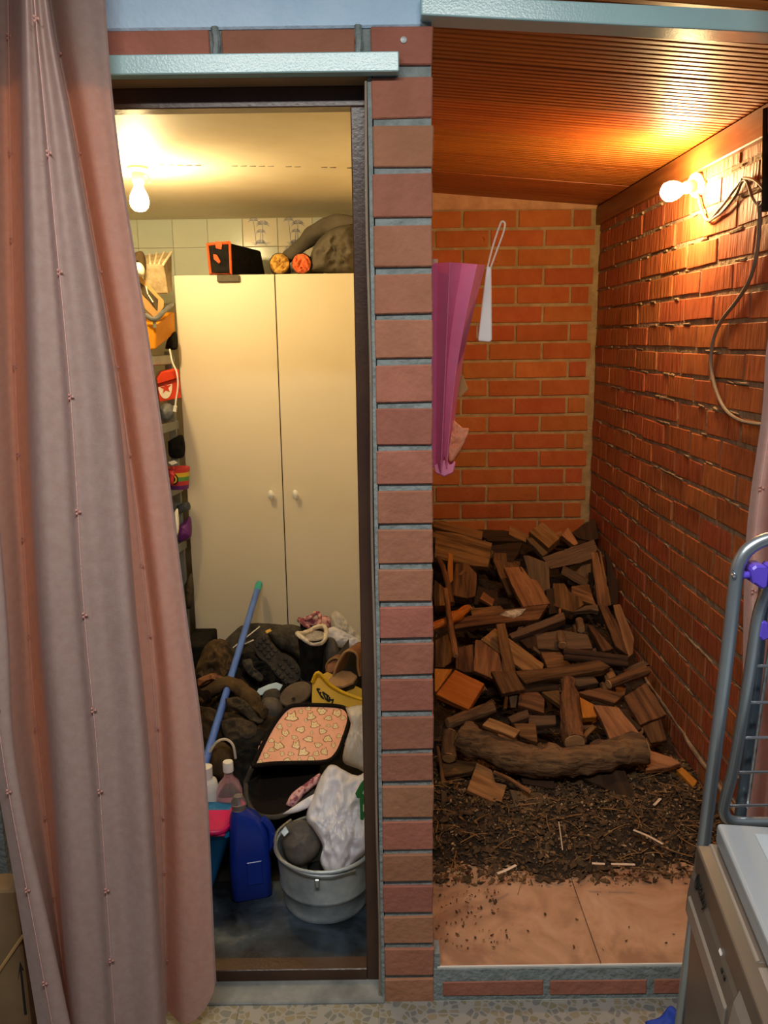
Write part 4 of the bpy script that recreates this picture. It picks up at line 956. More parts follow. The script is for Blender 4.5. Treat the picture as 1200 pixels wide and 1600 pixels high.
# cat-print case: padded top flap, black piping, black open mouth
cs = thing('cat_print_case', 'peach padded case printed with cream cats, its black mouth open', 'case', loc=PY(460, 1200, 2.4))
top = [(395,1197),(403,1180),(420,1145),(436,1120),(450,1106),(466,1102),(500,1102),(530,1104),(542,1110),(546,1124),(538,1152),(527,1177),(510,1190),(470,1192),(430,1193)]
tc_, tn = seat(top, .5, .15, (CP, CN))
tp = pathpts([hit(x, y, tc_, tn) for x, y in top+[top[0]]], 4)[:-1]
MB().prism(tp, tn, .012).build('top_panel', 'cat_cloth', cs, mtx=frame_of(tc_, tn, Vector((1, 0, 0))))
MB().tube(tp+[tp[0], tp[1]], .0072, 8).build('piping', 'piping', cs, smooth=True)
MB().prism([p-tn*.012 for p in tp], tn, .006).build('lining_panel', 'piping', cs)
cat1 = MB(); cat2 = MB()
rr = random.Random(5)
for (x, y, s_, kind) in ((456,1121,8,0),(486,1120,7,1),(503,1112,6,0),(527,1115,6,0),(513,1122,5,2),(437,1136,5,1),(492,1133,6,0),(470,1140,6,2),(524,1135,5,1),(446,1146,5,0),(504,1143,5,0),(482,1155,6,2),(512,1155,6,0),(435,1166,7,0),(463,1165,7,1),(474,1176,7,0),(497,1164,5,2),(521,1165,4,1),(507,1175,6,1),(416,1181,5,1),(454,1178,4,2),(486,1186,5,0),(449,1189,6,2),(424,1157,4,2),(470,1112,4,1),(513,1134,3,2),(478,1126,3,1),(452,1133,3,2),(536,1122,4,0),(487,1145,3,1),(460,1152,4,2),(440,1154,3,1),(424,1172,4,0),(406,1190,4,2),(494,1178,4,0),(530,1150,4,2),(468,1188,4,1),(441,1178,4,1),(482,1107,4,2),(540,1137,3,1)):
    out = []
    for k in range(16):
        a = 2*math.pi*k/16; r_ = s_*(1+.18*math.sin(3*a+x)+.14*math.sin(5*a+y)); ex = 1.25 if kind != 1 else .95
        px, py = x+r_*ex*math.cos(a), y-r_*.8*math.sin(a)
        if kind != 2 and k in (3, 6): py -= s_*.55
        out.append((px, py))
    cat1.add([hit(a_[0], a_[1], tc_+tn*.0006, tn) for a_ in out], [tuple(range(16))])
    cat2.add([hit(x+(a_[0]-x)*.8, y+(a_[1]-y)*.8, tc_+tn*.0011, tn) for a_ in out], [tuple(range(16))])
    for dx in (-.35, .35):
        cat1.add([hit(x+dx*s_+q1, y-s_*.1+q2, tc_+tn*.0015, tn) for q1, q2 in ((-.5, -.5), (.5, -.5), (.5, .6), (-.5, .6))], [(0, 1, 2, 3)])
cat1.build('cat_outline_print', 'cat_line', cs); cat2.build('cat_print', 'cat_cream', cs)
fe = [(395,1197),(412,1194),(430,1193),(450,1192.5),(470,1192),(490,1191),(510,1190)]
le = [(384,1222),(386,1250),(398,1270),(418,1277),(440,1275),(462,1262),(492,1236)]
yy_f = [hit(x, y, tc_-tn*.006, tn) for x, y in fe]
yL = [2.30, 2.26, 2.22, 2.20, 2.20, 2.22, 2.28]
yy_l = [PY(x, y, Y) for (x, y), Y in zip(le, yL)]
A_, B_ = pathpts(yy_f, 4), pathpts(yy_l, 4); k = len(A_)
bw = MB()
def bowl(u, v):
    i = min(k-1, int(round(u*(k-1)))); p = A_[i].lerp(B_[i], v)
    return p+Vector((0, .17, -.01))*math.sin(math.pi*v)**.7
bw.grid(bowl, k-1, 12); bw.build('black_mouth', 'piping', cs, smooth='all', solid=.006)
MB().tube([A_[0]]+B_, .008, 8).build('lip_piping', 'cloth_bag_dark', cs, smooth=True)
lw = MB()
def under(u, v):
    i = min(k-1, int(round(u*(k-1)))); p = B_[i]; q_ = hit(465, 1150, tc_-tn*.09, tn)
    return p.lerp(Vector((p.x*.5+q_.x*.5, q_.y+.05, q_.z-.05)), v)+Vector((0, 0, -.03*math.sin(math.pi*v)))
lw.grid(under, k-1, 8); lw.build('underside', 'cloth_black', cs, smooth='all', solid=.008)
blob('lining_fold', None, None, [(446,1258),(456,1240),(480,1222),(500,1208),(498,1222),(476,1242),(458,1262)], .014, 'floral', .7, Y=2.26, parent=cs, fold=.004)
slab('strap', None, None, [(547,1128),(560,1136),(551,1150),(546,1143)], .006, 'piping', .8, Y=2.42, parent=cs)
MB().tube(pathpts([PY(x, y, 2.41) for x, y in ((538,1162),(550,1150),(561,1156),(552,1164),(540,1163))], 3), .005, 6).build('buckle', 'white_plastic', cs, smooth=True)
slab('side_flap', None, None, [(397,1186),(404,1164),(413,1153),(409,1168),(400,1192)], .006, 'cat_cloth', .8, Y=2.42, parent=cs)

# white bags at right
blob('crumpled_bag', 'crumpled white plastic bag behind the cat-print case by the door jamb', 'plastic bag', [(540,1106),(560,1102),(574,1108),(578,1160),(576,1205),(556,1200),(536,1190),(540,1160),(548,1130)], .06, 'bag_clear', .8, Y=2.36, fold=.022, fs=20, aniso=(1.6, 1, .5), seed=21)
gb = blob('carrier_bag', 'white carrier bag with green print drooping into the zinc bucket', 'plastic bag', [(492,1236),(502,1212),(518,1195),(540,1205),(560,1212),(578,1205),(580,1260),(578,1320),(556,1345),(540,1366),(526,1375),(510,1364),(500,1345),(504,1322),(490,1296),(478,1276)], .055, 'bag_white', .9, Y=2.06, fold=.022, fs=17, aniso=(1.7, 1.2, .45), seed=4, N=96, R=22, flat=2.6)
blob('handle_fold', None, None, [(440,1273),(456,1262),(474,1250),(494,1240),(500,1250),(482,1262),(462,1270)], .014, 'bag_white', .8, Y=2.08, fold=.006, parent=gb)
for poly, mt_, off in (([(555,1240),(563,1225),(574,1212),(579,1215),(579,1249),(574,1248),(558,1247)], 'bag_green', 0), ([(562,1248),(579,1248),(579,1301),(567,1300),(563,1280)], 'bag_green', 0), ([(566,1240),(570,1231),(575,1224),(576,1226),(571,1236),(569,1242)], 'bag_print', .003), ([(567,1258),(572,1257),(572,1268),(567,1268)], 'bag_print', .003)):
    MB().prism([PY(x, y, 2.012+(x-555)*.0015-off) for x, y in poly], Vector((0, -1, 0)), .0015).build('print_patch', mt_, gb)

# zinc bucket
bc = Vector((PY(508, 1330, 2.045).x, 2.05, .021))
bu = thing('zinc_bucket', 'grey zinc bucket stuffed with old shoes by the door jamb', 'bucket', loc=bc)
Mt = Matrix.Translation(bc)
MB().shell([(.001, .004), (.112, .004), (.114, 0), (.118, .012), (.116, .016), (.124, .06), (.127, .064), (.127, .070), (.125, .074), (.134, .165), (.131, .167), (.121, .07), (.113, .012), (.001, .010)], 40, Mt).build('pail', 'zinc', bu, smooth=True)
MB().tube([bc+Vector((math.cos(a)*.135, math.sin(a)*.135, .168)) for a in [k*2*math.pi/40 for k in range(42)]], .0055, 8, caps=False).build('rim', 'zinc', bu, smooth=True)
MB().tube(pathpts([bc+Vector((math.cos(a)*(.137+.004*math.sin(a*3)), math.sin(a)*.137, .166-.012*math.sin(a+2.2))) for a in (2.4, 2.9, 3.4, 3.9, 4.4, 4.9, 5.4)], 5), .0045, 7).build('handle', 'alu', bu, smooth=True)
eb = bc+Vector((-.012, -.136, .140))
MB().box((eb.x-.006, eb.y-.005, eb.z-.012), (eb.x+.006, eb.y+.006, eb.z+.012)).build('seam_lug', 'alu', bu, bevel=.002)
slab('lug', None, None, [(438,1300),(446,1290),(452,1300),(444,1308)], .006, 'zinc', .9, Y=2.03, parent=bu)
blob('old_loafer', 'dark worn loafer stuck heel up in the zinc bucket', 'shoe', [(440,1296),(452,1285),(476,1282),(500,1298),(502,1325),(490,1345),(468,1356),(450,1348),(441,1325)], .05, 'shoe_grey', .7, Y=2.06, fold=.006, seed=2)
blob('black_shoe', 'black shoe deep in the zinc bucket under the bag', 'shoe', [(480,1352),(510,1345),(545,1350),(540,1370),(505,1378),(484,1370)], .04, 'cloth_black', .5, Y=2.05, fold=.004)

# blue detergent jug
def rrect(hx, hy, r, n=5):
    out = []
    for cx, cy, a0 in ((hx-r, hy-r, 0), (-hx+r, hy-r, 1), (-hx+r, -hy+r, 2), (hx-r, -hy+r, 3)):
        for k in range(n+1): a = (a0+k/n)*math.pi/2; out.append((cx+r*math.cos(a), cy+r*math.sin(a)))
    return out
def loft(secs, mtx, cap=True):
    m = MB(); k = len(secs[0][0]); vs_ = [mtx @ Vector((x+ox, y, z)) for s_, z, ox in secs for x, y in s_]
    f = [(i*k+j, i*k+(j+1) % k, (i+1)*k+(j+1) % k, (i+1)*k+j) for i in range(len(secs)-1) for j in range(k)]
    if cap: f += [tuple(range(k-1, -1, -1)), tuple((len(secs)-1)*k+j for j in range(k))]
    return m.add(vs_, f)
jb = PZ(391, 1400, .021); jm = Matrix.Translation(jb+Vector((0, .02, 0))) @ Matrix.Rotation(.25, 4, 'Z')
jg = thing('detergent_jug', 'dark blue plastic detergent jug on the closet floor', 'jug', loc=jb)
loft([(rrect(.052, .038, .016), 0, 0), (rrect(.056, .042, .018), .006, 0), (rrect(.056, .042, .018), .10, 0), (rrect(.054, .040, .018), .13, 0), (rrect(.054, .040, .018), .16, 0), (rrect(.050, .036, .02), .20, -.002), (rrect(.038, .030, .018), .235, -.010), (rrect(.022, .022, .018), .255, -.020), (rrect(.018, .018, .017), .262, -.022)], jm).build('body', 'jug_blue', jg, smooth=True)
loft([(rrect(.020, .020, .018), .262, -.022), (rrect(.020, .020, .018), .285, -.022), (rrect(.012, .012, .011), .30, -.022)], jm).build('cap', 'clear_plastic', jg, smooth=True)
MB().tube(pathpts([jm @ Vector(p) for p in ((.050, -.01, .13), (.062, -.012, .155), (.060, -.012, .195), (.040, -.01, .225))], 5), .011, 10).build('handle', 'jug_blue', jg, smooth=True)
MB().box((-.012, -.0445, .05), (.03, -.0415, .12), jm).build('embossed_panel', 'jug_blue', jg, bevel=.004)
# bottle with pink liquid
pb0 = PY(360, 1262, 2.24); pb0.z = .10
bt = thing('pink_bottle', 'clear bottle half full of pink liquid with a white cap', 'bottle', loc=(pb0.x, 2.24, .02))
bM = Matrix.Translation((pb0.x, 2.24, .018))
MB().lathe([(.036, .05), (.040, .056), (.040, .14), (.037, .155), (.040, .17), (.038, .22), (.030, .245), (.016, .262), (.013, .27), (.013, .285)], 24, bM).build('shell', 'clear_plastic', bt, smooth=True)
MB().lathe([(.034, .053), (.0375, .058), (.0375, .14), (.0345, .155), (.037, .168), (.037, .186), (0, .186)], 24, bM).build('liquid', 'pink_liquid', bt, smooth=True)
MB().lathe([(.0155, .283), (.0155, .31), (.014, .313), (0, .313)], 20, bM).build('cap', 'white_plastic', bt, smooth=True)
blob('crate', 'dark crumpled sack under the pink bottle', 'sack', [(325,1262),(350,1250),(378,1262),(380,1300),(335,1310)], .05, 'cloth_brown', .4, Y=2.27, fold=.01)
# blue waste bin with a pink dustpan on top
bp = PZ(322, 1385, .021)
bn = thing('blue_bin', 'blue plastic bin beside the curtain and the jug', 'bin', loc=bp)
bz = PY(345, 1275, 2.1)
bnm = Matrix.Translation((bp.x+.0, 2.13, .021))
loft([(rrect(.04, .05, .015), 0, -.02), (rrect(.085, .08, .018), .183, 0), (rrect(.088, .083, .018), .186, 0), (rrect(.088, .083, .018), .196, 0)], bnm).build('body', 'bin_blue', bn, smooth=True)
dp = thing('pink_dustpan', 'bright pink dustpan resting on the blue bin', 'dustpan', loc=(bp.x, 2.12, .219))
dpz = .2185
MB().box((bp.x-.09, 2.035, dpz), (bp.x+.075, 2.16, dpz+.006)).build('pan', 'pink_plastic', dp, bevel=.002)
MB().tube(pathpts([(bp.x-.09, 2.04, dpz+.014), (bp.x, 2.033, dpz+.016), (bp.x+.05, 2.035, dpz+.014), (bp.x+.077, 2.06, dpz+.012), (bp.x+.077, 2.15, dpz+.012)], 5), .008, 8).build('rim', 'pink_plastic', dp, smooth=True)
# round brown bag with a loop handle
hbg = blob('brown_handbag', 'small round brown handbag with a white loop handle behind the bottle', 'handbag', [(326,1212),(324,1180),(334,1163),(350,1160),(364,1174),(366,1200),(352,1220)], .05, 'cloth_brown', .8, Y=2.40, fold=.003)
MB().tube(pathpts([PY(x, y, 2.34) for x, y in ((328,1175),(338,1160),(352,1155),(364,1164),(368,1185))], 5), .004, 7).build('handle', 'bag_clear', hbg, smooth=True)
wbp = PY(314, 1190, 2.2)
wbt = thing('white_bottle', 'white bottle at the curtain edge left of the blue pole', 'bottle', loc=(wbp.x, 2.25, .02))
MB().lathe([(.034, .02), (.036, .03), (.036, .24), (.030, .265), (.018, .275)], 20, Matrix.Translation((wbp.x, 2.25, 0))).build('body', 'white_plastic', wbt, smooth=True)
MB().lathe([(.020, .275), (.020, .31), (0, .312)], 18, Matrix.Translation((wbp.x, 2.25, 0))).build('cap', 'white_plastic', wbt, smooth=True)
# blue pole leaning on the wardrobe
pa, pz_ = PY(318, 1200, 2.31), PY(405, 912, 3.36)
dr = (pz_-pa).normalized(); pa2 = pa-dr*((pa.z-.03)/dr.z)
if pa2.y < 1.9: pa2 = pa-dr*.12
po = thing('mop_pole', 'blue mop pole with teal end leaning on the wardrobe', 'pole', loc=pa2)
MB().tube([pa2.lerp(pz_, t) for t in (0, .33, .66, .955)], .0125, 14).build('shaft', 'blue_pole', po, smooth=True)
MB().tube([pa2.lerp(pz_, .60), pa2.lerp(pz_, .70)], .0128, 14).build('worn_patch', 'cloth_olive', po, smooth=True) if False else None
MB().tube([pa2.lerp(pz_, t) for t in (.953, .958, .99, 1.0, 1.008)], [.0125, .0145, .0150, .0135, .009], 14).build('end_cap', 'teal', po, smooth=True)
he = pa2.lerp(pz_, .995)
MB().lathe([(.0055, .0), (0, .0015)], 12, frame_of(he+Vector((.001, -.0145, .002)), Vector((.2, -1, .1)).normalized(), Vector((1, 0, 0)))).build('hanging_hole', 'dark_gap', po)

# ---------------------------------------------------------------- pink pleated umbrella and white handle hung in the wood store
um = thing('pink_umbrella', 'half-folded pink umbrella hanging on the back of the pillar', 'umbrella', loc=PY(700, 740, 2.0))
L_top = [(652,412,1.96),(668,410,1.93),(683,411,1.96),(703,410,1.92),(722,411,1.95),(745,413,1.93),(758,414,1.99)]
L_bot = [(668,720,2.0),(672,735,1.98),(681,725,2.0),(689,735,1.97),(694,712,1.99),(698,730,1.98),(704,705,2.02)]
cols_t = [PY(*p) for p in L_top]; cols_b = [PY(*p) for p in L_bot]
m = MB(); nv = 12
def upt(i, v):
    p = cols_t[i].lerp(cols_b[i], v); return p+Vector((-.012*math.sin(math.pi*v) if i > 3 else 0, 0, 0))
vs_ = [upt(i, j/nv) for j in range(nv+1) for i in range(7)]
m.add(vs_, [(j*7+i, j*7+i+1, (j+1)*7+i+1, (j+1)*7+i) for j in range(nv) for i in range(6)]); m.build('canopy', 'umb_pink', um, solid=.002)
m = MB(); bkx = [upt(i, j/nv)+Vector((.004, .05*(1-.6*j/nv), 0)) for j in range(nv+1) for i in range(7)]
m.add(bkx, [(j*7+i, j*7+i+1, (j+1)*7+i+1, (j+1)*7+i) for j in range(nv) for i in range(6)]); m.build('canopy_back', 'umb_pink', um, solid=.002)
for i in (1, 3, 5):
    MB().tube([upt(i, j/nv)+Vector((0, -.002, 0)) for j in range(nv+1)], .0016, 5).build('rib', 'umb_pink', um)
MB().tube([PY(680, 418, 1.97), PY(680, 405, 1.97)], .006, 8).build('tip', 'splinter', um, smooth=True)
blob('ruffle', None, None, [(708,655),(722,668),(733,671),(722,700),(704,724),(698,700),(702,670)], .006, 'umb_inner', .8, Y=2.0, parent=um, fold=.006, fs=40)
slab('bottom_hem', None, None, [(678,727),(690,720),(702,716),(712,722),(708,738),(694,744),(680,738)], .012, 'umb_pink', .8, Y=1.985, parent=um)
slab('paper_corner', 'brown paper corner sticking out behind the pink umbrella', 'paper', [(713,614),(722,583),(728,598),(732,608),(718,622)], .003, 'cardboard', .8, Y=2.06)
wh = thing('hanging_scraper', 'white plastic scraper with a cord loop hanging beside the pink umbrella', 'scraper', loc=PY(757, 530, 2.03))
lf = [PY(x, y, 2.03) for x, y in ((761,415),(768,418),(769,531),(766,535),(747,533),(754,470))]
MB().prism(lf, Vector((0, -1, 0)), .012).build('blade', 'white_plastic', wh, bevel=.004, seg=2)
MB().tube(pathpts([PY(x, y, 2.035) for x, y in ((762,417),(770,385),(781,352),(785,346),(789,350),(786,365),(775,395),(766,420))], 4), .0022, 6).build('cord_loop', 'bag_clear', wh, smooth=True)
slab('price_tag', None, None, [(744,510),(747,509),(747,530),(744,528)], .002, 'cardboard', 1, Y=2.028, parent=wh)

# ---------------------------------------------------------------- cables on the right wall
def wall_pts(l, off=.012): return [PX(x, y, WX-off) for x, y in l]
c1 = MB().tube(pathpts(wall_pts([(1092,272),(1090,300),(1098,332),(1108,344),(1128,322),(1152,290),(1160,280)]), 6), .0045, 8)
c1.tube(pathpts(wall_pts([(1108,346),(1130,330),(1150,305),(1160,284),(1168,285),(1176,310),(1188,322),(1195,300),(1180,282),(1162,278)]), 6), .004, 8)
tag(c1.build('lamp_cable', 'cable_grey', smooth=True), 'brown twin cable looping from the wall bulb', 'cable')
c2 = MB().tube(pathpts(wall_pts([(1186,315),(1187,350),(1182,400),(1170,440),(1150,472),(1128,500),(1115,530),(1111,565),(1116,600),(1130,635),(1152,655),(1184,663),(1215,662)]), 6), .0055, 8)
tag(c2.build('grey_cable', 'cable_grey', smooth=True), 'long grey cable curving down the right brick wall', 'cable')
c3 = MB().tube(wall_pts([(1198,170),(1197,240),(1196,330)], .02), .010, 6)
tag(c3.build('black_conduit', 'cable_black', smooth=True), 'black conduit at the upper right on the brick wall', 'conduit')

# ---------------------------------------------------------------- curtains
ROWS = [-260, 0, 240, 620, 960, 1200, 1500]
E_ = dict(C=[-34,-30,-25,-15,10,27,88], E=[32,35,38,46,62,82,103], Hh=[58,75,118,180,210,232,250], K=[62,80,124,190,236,254,260], N=[150,163,185,245,290,320,335])
def mix(a, b, t): return [x+(y-x)*t for x, y in zip(a, b)]
def add(a, d): return [x+d for x in a]
CB = [-120, -110, -100, -85, -45, -8, 42]
CURT = [(CB, 1.40, .03), (mix(CB, E_['C'], .25), 1.392, .03), (mix(CB, E_['C'], .6), 1.385, .02), (E_['C'], 1.40, .02), (add(E_['C'], -3), 1.45, .03), (mix(CB, E_['C'], .55), 1.48, .03), (mix(CB, E_['C'], .5), 1.53, .03),
        (mix(E_['C'], E_['E'], .15), 1.57, .04), (mix(E_['C'], E_['E'], .6), 1.60, .05), (add(E_['E'], -4), 1.55, .05), (E_['E'], 1.46, .02), (mix(E_['E'], E_['Hh'], .12), 1.425, .0),
        (mix(E_['E'], E_['Hh'], .36), 1.435, 0), (mix(E_['E'], E_['Hh'], .48), 1.418, 0), (mix(E_['E'], E_['Hh'], .66), 1.432, 0), (mix(E_['E'], E_['Hh'], .9), 1.42, 0), (E_['Hh'], 1.445, .01), (add(E_['Hh'], -2), 1.49, .02), (mix(E_['E'], E_['Hh'], .6), 1.52, .03), (mix(E_['E'], E_['Hh'], .25), 1.54, .03), (mix(E_['E'], E_['Hh'], .2), 1.575, .03),
        (mix(E_['E'], E_['Hh'], .6), 1.60, .035), (mix(E_['Hh'], E_['K'], .3), 1.62, .035), (E_['K'], 1.637, .035), (mix(E_['K'], E_['N'], .3), 1.60, .035), (mix(E_['K'], E_['N'], .65), 1.605, .05), (mix(E_['K'], E_['N'], .9), 1.62, .085), (E_['N'], 1.625, .12)]
def curtain_grid(cols, rows, sub=6, vsub=8):
    P = []
    for xs, Y, hz in cols:
        col = [PY(x, y, Y) for x, y in zip(xs, rows)]
        a, b2 = col[-2], col[-1]; t = (b2.z-hz)/max(1e-6, (a.z-b2.z)); col.append(b2+(b2-a)*t)
        col[-1].z = hz; P.append(pathpts(col, vsub))
    nv = len(P[0]); lines = [pathpts([P[c][r] for c in range(len(cols))], sub) for r in range(nv)]
    return lines
def curtain(name, label, cols, rows, threads, wave=.004):
    lines = curtain_grid(cols, rows); nv, nu = len(lines), len(lines[0])
    for r in range(nv):
        for u in range(nu):
            p = lines[r][u]; p.y += wave*noise.noise(Vector((p.x*14, p.z*3, 2)))
    o = thing(name, label, 'curtain', loc=(lines[-1][nu//2].x, lines[-1][nu//2].y, 0))
    m = MB().add([p for l in lines for p in l], [(r*nu+u, r*nu+u+1, (r+1)*nu+u+1, (r+1)*nu+u) for r in range(nv-1) for u in range(nu-1)])
    m.build('cloth', 'curtain', o, smooth='all')
    MB().tube([l[-1] for l in lines], .0022, 5).build('side_hem', 'curtain', o, smooth=True)
    for ci, ks in threads:
        u = int(ci*6)
        ln = [lines[r][u]+Vector((0, -.0015, 0)) for r in range(nv)]
        MB().tube(ln, .0007, 5).build('thread', 'thread', o)
        ztop = 2.02+ks*.07
        while ztop > .06:
            r = min(range(nv), key=lambda q: abs(ln[q].z-ztop)); p = ln[r]
            q_ = MB()
            for a in (0, 2.1, 4.2): q_.lathe([(0, -.0028), (.003, 0), (0, .0028)], 7, Matrix.Translation(p+Vector((math.cos(a)*.004, -.001, math.sin(a)*.0035))))
            q_.build('knot', 'knot', o, smooth='all'); ztop -= .187
    return o
curtain('pink_curtain', 'dusty pink curtain with knotted threads hanging left of the closet door', CURT, ROWS, ((13, 0), (22.6, .5), (1.7, .2), (8.2, .8)))
RC = [1214, 1208, 1203, 1196, 1190, 1165, 1160, 1150]
RROWS = [-120, 200, 480, 560, 650, 850, 1150, 1290]
RCOL = [(RC, 1.52, .03), (add(RC, 14), 1.49, .03), (add(RC, 30), 1.50, .03), (add(RC, 44), 1.55, .03), (add(RC, 62), 1.50, .03), (add(RC, 84), 1.47, .03), (add(RC, 110), 1.54, .03), (add(RC, 150), 1.50, .03), (add(RC, 190), 1.55, .03)]
curtain('pink_curtain', 'pink curtain at the right edge behind the drying rack', RCOL, RROWS, ((1, 0),))

# ---------------------------------------------------------------- drying rack
RY = 1.24
dr_ = thing('drying_rack', 'folded silver drying rack with purple joints behind the appliance', 'drying rack', loc=(.72, RY, 0))
def rk(l, Y): return [PY(x, y, Y) for x, y in l]
outer = rk([(1330,836),(1260,836),(1205,841),(1172,856),(1155,880),(1149,912)], RY)+rk([(1139,1000),(1127,1100),(1113,1210),(1098,1330)], RY)
d0 = (outer[-1]-outer[-2]).normalized(); outer.append(outer[-1]+d0*((outer[-1].z-.012)/-d0.z))
MB().tube(pathpts(outer, 5), .0105, 12).build('outer_frame', 'alu', dr_, smooth=True)
MB().lathe([(.004, -.002), (.003, .002), (0, .003)], 10, frame_of(PY(1147, 899, RY-.011), Vector((0, -1, 0)), Vector((1, 0, 0)))).build('rivet', 'wire', dr_, smooth=True)
inner = rk([(1205,905),(1185,960),(1173,1040),(1160,1120),(1146,1200),(1133,1250)], RY+.03)+rk([(1131,1268),(1140,1281),(1165,1285),(1260,1285),(1330,1285)], RY+.03)
MB().tube(pathpts(inner, 5), .0095, 12).build('inner_frame', 'alu', dr_, smooth=True)
third = rk([(1198,890),(1190,960),(1182,1050),(1168,1180),(1156,1280),(1150,1340)], RY+.07)
d0 = (third[-1]-third[-2]).normalized(); third.append(third[-1]+d0*((third[-1].z-.012)/-d0.z))
MB().tube(pathpts(third, 5), .0095, 12).build('back_leg', 'alu_dark', dr_, smooth=True)
for y in (1041, 1098, 1153, 1207, 1259):
    x0 = 1175-(y-1035)*.19
    MB().tube(rk([(x0, y), (1330, y-3)], RY+.028), .0026, 7).build('wire', 'wire', dr_, smooth=True)
MB().tube(rk([(1205,995),(1190,1100),(1168,1262)], RY+.05), .0032, 7).build('wire', 'wire', dr_, smooth=True)
MB().tube(rk([(1158,899),(1186,897)], RY), .006, 10).build('joint_pin', 'purple', dr_, smooth=True)
MB().prism(rk([(1174,890),(1182,884),(1198,884),(1203,892),(1200,918),(1192,922),(1178,912)], RY-.015), Vector((0, -1, 0)), .035).build('joint', 'purple', dr_, bevel=.003)
MB().prism(rk([(1203,884),(1225,884),(1225,920),(1203,922)], RY-.012), Vector((0, -1, 0)), .03).build('joint', 'purple', dr_, bevel=.003)
MB().prism(rk([(1190,970),(1202,973),(1204,998),(1192,1003),(1186,996)], RY+.02), Vector((0, -1, 0)), .03).build('clip', 'purple', dr_, bevel=.003)

# ---------------------------------------------------------------- appliance at right
mx = Matrix.Translation((.462, 0, 0)) @ Matrix.Rotation(0, 4, 'Z')
A1 = Vector((.474, 1.082, .85)); A2 = Vector((.424, .742, .85))
dl = (A1-A2).normalized(); rtv = Vector((dl.y, -dl.x, 0))
ap = thing('washing_machine', 'grey front-loading washing machine standing at the right edge', 'washing machine', loc=(.7, .8, 0))
B0 = A1-dl*.60; 
def ab(u, v, z): return B0+dl*u+rtv*v+Vector((0, 0, z-.85))
def abox(name, u0, u1, v0, v1, z0, z1, mt_, parent, bevel=.003, seg=2, skew=0):
    pts = [ab(u0, v0+skew, z0), ab(u1, v0+skew, z0), ab(u1, v1, z0), ab(u0, v1, z0), ab(u0, v0, z1), ab(u1, v0, z1), ab(u1, v1, z1), ab(u0, v1, z1)]
    return MB().add(pts, [(0,1,2,3), (4,7,6,5), (0,4,5,1), (1,5,6,2), (2,6,7,3), (3,7,4,0)]).build(name, mt_, parent, bevel=bevel, seg=seg)
def aprof(name, u0, u1, prof, mt_, parent, bevel=.002, seg=2):
    k = len(prof); pts = [ab(u0, v, z) for v, z in prof]+[ab(u1, v, z) for v, z in prof]
    return MB().add(pts, [tuple(range(k)), tuple(range(2*k-1, k-1, -1))]+[(i, i+k, (i+1) % k+k, (i+1) % k) for i in range(k)]).build(name, mt_, parent, bevel=bevel, seg=seg)
abox('cabinet', .004, .596, -.027, .56, .02, .815, 'machine', ap)
tp_ = abox('top_panel', 0, .60, .0, .57, .818, .85, 'machine_lid', ap, .005, 3)
abox('top_inset', .04, .575, .045, .55, .849, .8525, 'machine_top', tp_, .001, 1)
abox('top_rail', .30, .56, .12, .14, .8525, .8545, 'machine_band', tp_, .001, 1)
PP = [(.02, .816), (-.006, .816), (-.020, .795), (-.030, .765), (-.034, .735), (-.035, .705), (-.030, .692), (.02, .690)]
cp = aprof('control_panel', .362, .60, PP, 'machine_panel', ap)
aprof('panel_band', .364, .598, [(-.004, .8175), (-.0075, .8165), (-.0195, .799), (-.013, .799)], 'machine_band', cp, .0005, 1)
aprof('panel_lip', .375, .585, [(-.032, .742), (-.0365, .737), (-.0375, .712), (-.033, .706)], 'machine_band', cp, .003, 2)  # light catching the lip put in as a paler stripe
dw = aprof('detergent_drawer', .0, .358, [(v-.003, z) for v, z in PP], 'machine_band', ap, .004, 2)
aprof('drawer_grip', .12, .32, [(-.035, .748), (-.039, .744), (-.0395, .722), (-.036, .716)], 'machine_panel', dw, .003, 2)
for k in range(2): aprof('indicator', .398+k*.012, .403+k*.012, [(-.0295, .762), (-.0325, .762), (-.0325, .757), (-.0295, .757)], 'ink_black', cp, 0)
aprof('indicator_mark', .428, .437, [(-.0275, .771), (-.0292, .773), (-.0304, .768), (-.0290, .768)], 'white_plastic', cp, 0)
MB().lathe([(.028, .0), (.033, .003), (.033, .006)], 24, frame_of(ab(.3, -.029, .40), -rtv, Vector((0, 0, 1))), 4.2, 4.2).build('porthole', 'dark_gap', ap, smooth=True)
MB().tube([ab(.3, -.029, .40)+dl*math.cos(a)*.15+Vector((0, 0, math.sin(a)*.15)) for a in [k*math.pi/16 for k in range(34)]], .014, 10, caps=False).build('porthole_ring', 'machine_band', ap, smooth=True)
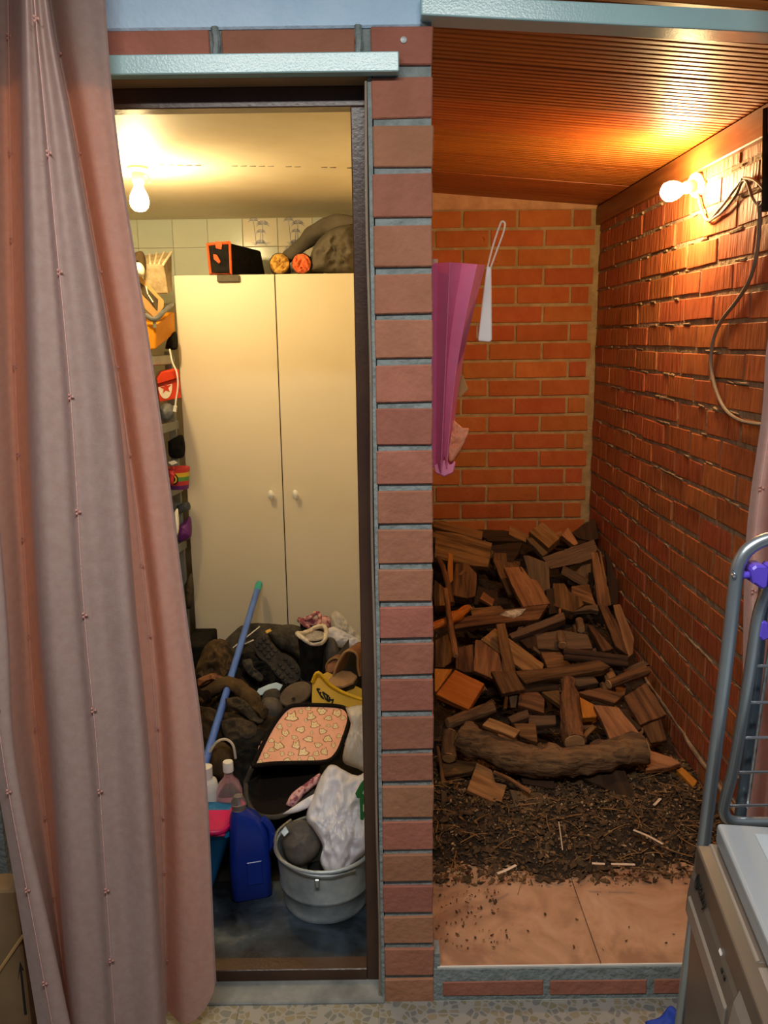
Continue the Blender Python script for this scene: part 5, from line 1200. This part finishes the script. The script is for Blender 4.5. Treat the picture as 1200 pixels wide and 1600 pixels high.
# round emblem and word mark on the control panel
sl_ = (Vector((0, 0, 1))*.03+rtv*.0085).normalized(); oo = ab(.566, -.0285, .776); nn = dl.cross(sl_).normalized()
if nn.dot(rtv) > 0: nn = -nn
MB().tube([oo+dl*math.cos(a)*.0075+sl_*math.sin(a)*.010 for a in [k*math.pi/10 for k in range(22)]], .0018, 6, caps=False).build('emblem_ring', 'ink_black', cp)
MB().tube([oo-sl_*.010, oo+sl_*.010], .0013, 6).build('emblem_bar', 'ink_black', cp)
fc = bpy.data.curves.new('word', 'FONT'); fc.body = 'Balay'; fc.size = .020; fc.extrude = .0008; fc.align_x = 'LEFT'
to = bpy.data.objects.new('word_tmp', fc); COL.objects.link(to)
bpy.context.view_layer.update()
me = bpy.data.meshes.new_from_object(to.evaluated_get(bpy.context.evaluated_depsgraph_get())); bpy.data.objects.remove(to)
me.materials.clear(); me.materials.append(MATS['ink_black'])
wm = Matrix((-dl, sl_, nn)).transposed().to_4x4(); wm.translation = oo-dl*.012-sl_*.007+nn*.001
link('word_mark', me, cp, wm)

# ---------------------------------------------------------------- odds and ends in front
cbm = PY(20, 1480, 1.62)
cbo = thing('cardboard_box', 'cardboard box with a black arrow standing behind the curtain at left', 'box', loc=(-.85, 1.6, 0))
zt_ = PY(10, 1375, 1.50).z
MB().box((-1.2, 1.465, .002), (PY(36, 1480, 1.47).x, 1.525, zt_)).build('body', 'cardboard_dark', cbo, bevel=.004)
yq = 1.464
ar = [PY(x, y, yq) for x, y in ((28,1532),(31,1503),(37,1516),(34,1515),(42,1585),(38,1586),(31,1516))]
MB().prism(ar, Vector((0, -1, 0)), .0008).build('arrow_mark', 'ink_black', cbo)
MB().tube([PY(-5, 1522, yq), PY(36, 1462, yq)], .0035, 5).build('tape_edge', 'cardboard', cbo)
blob('blue_cloth', 'blue cloth scrap on the floor beside the washing machine', 'cloth', [(1008,1597),(1030,1590),(1046,1572),(1058,1580),(1066,1600),(1050,1615),(1015,1612)], .012, 'blue_cloth', .4, Y=1.55, fold=.006)
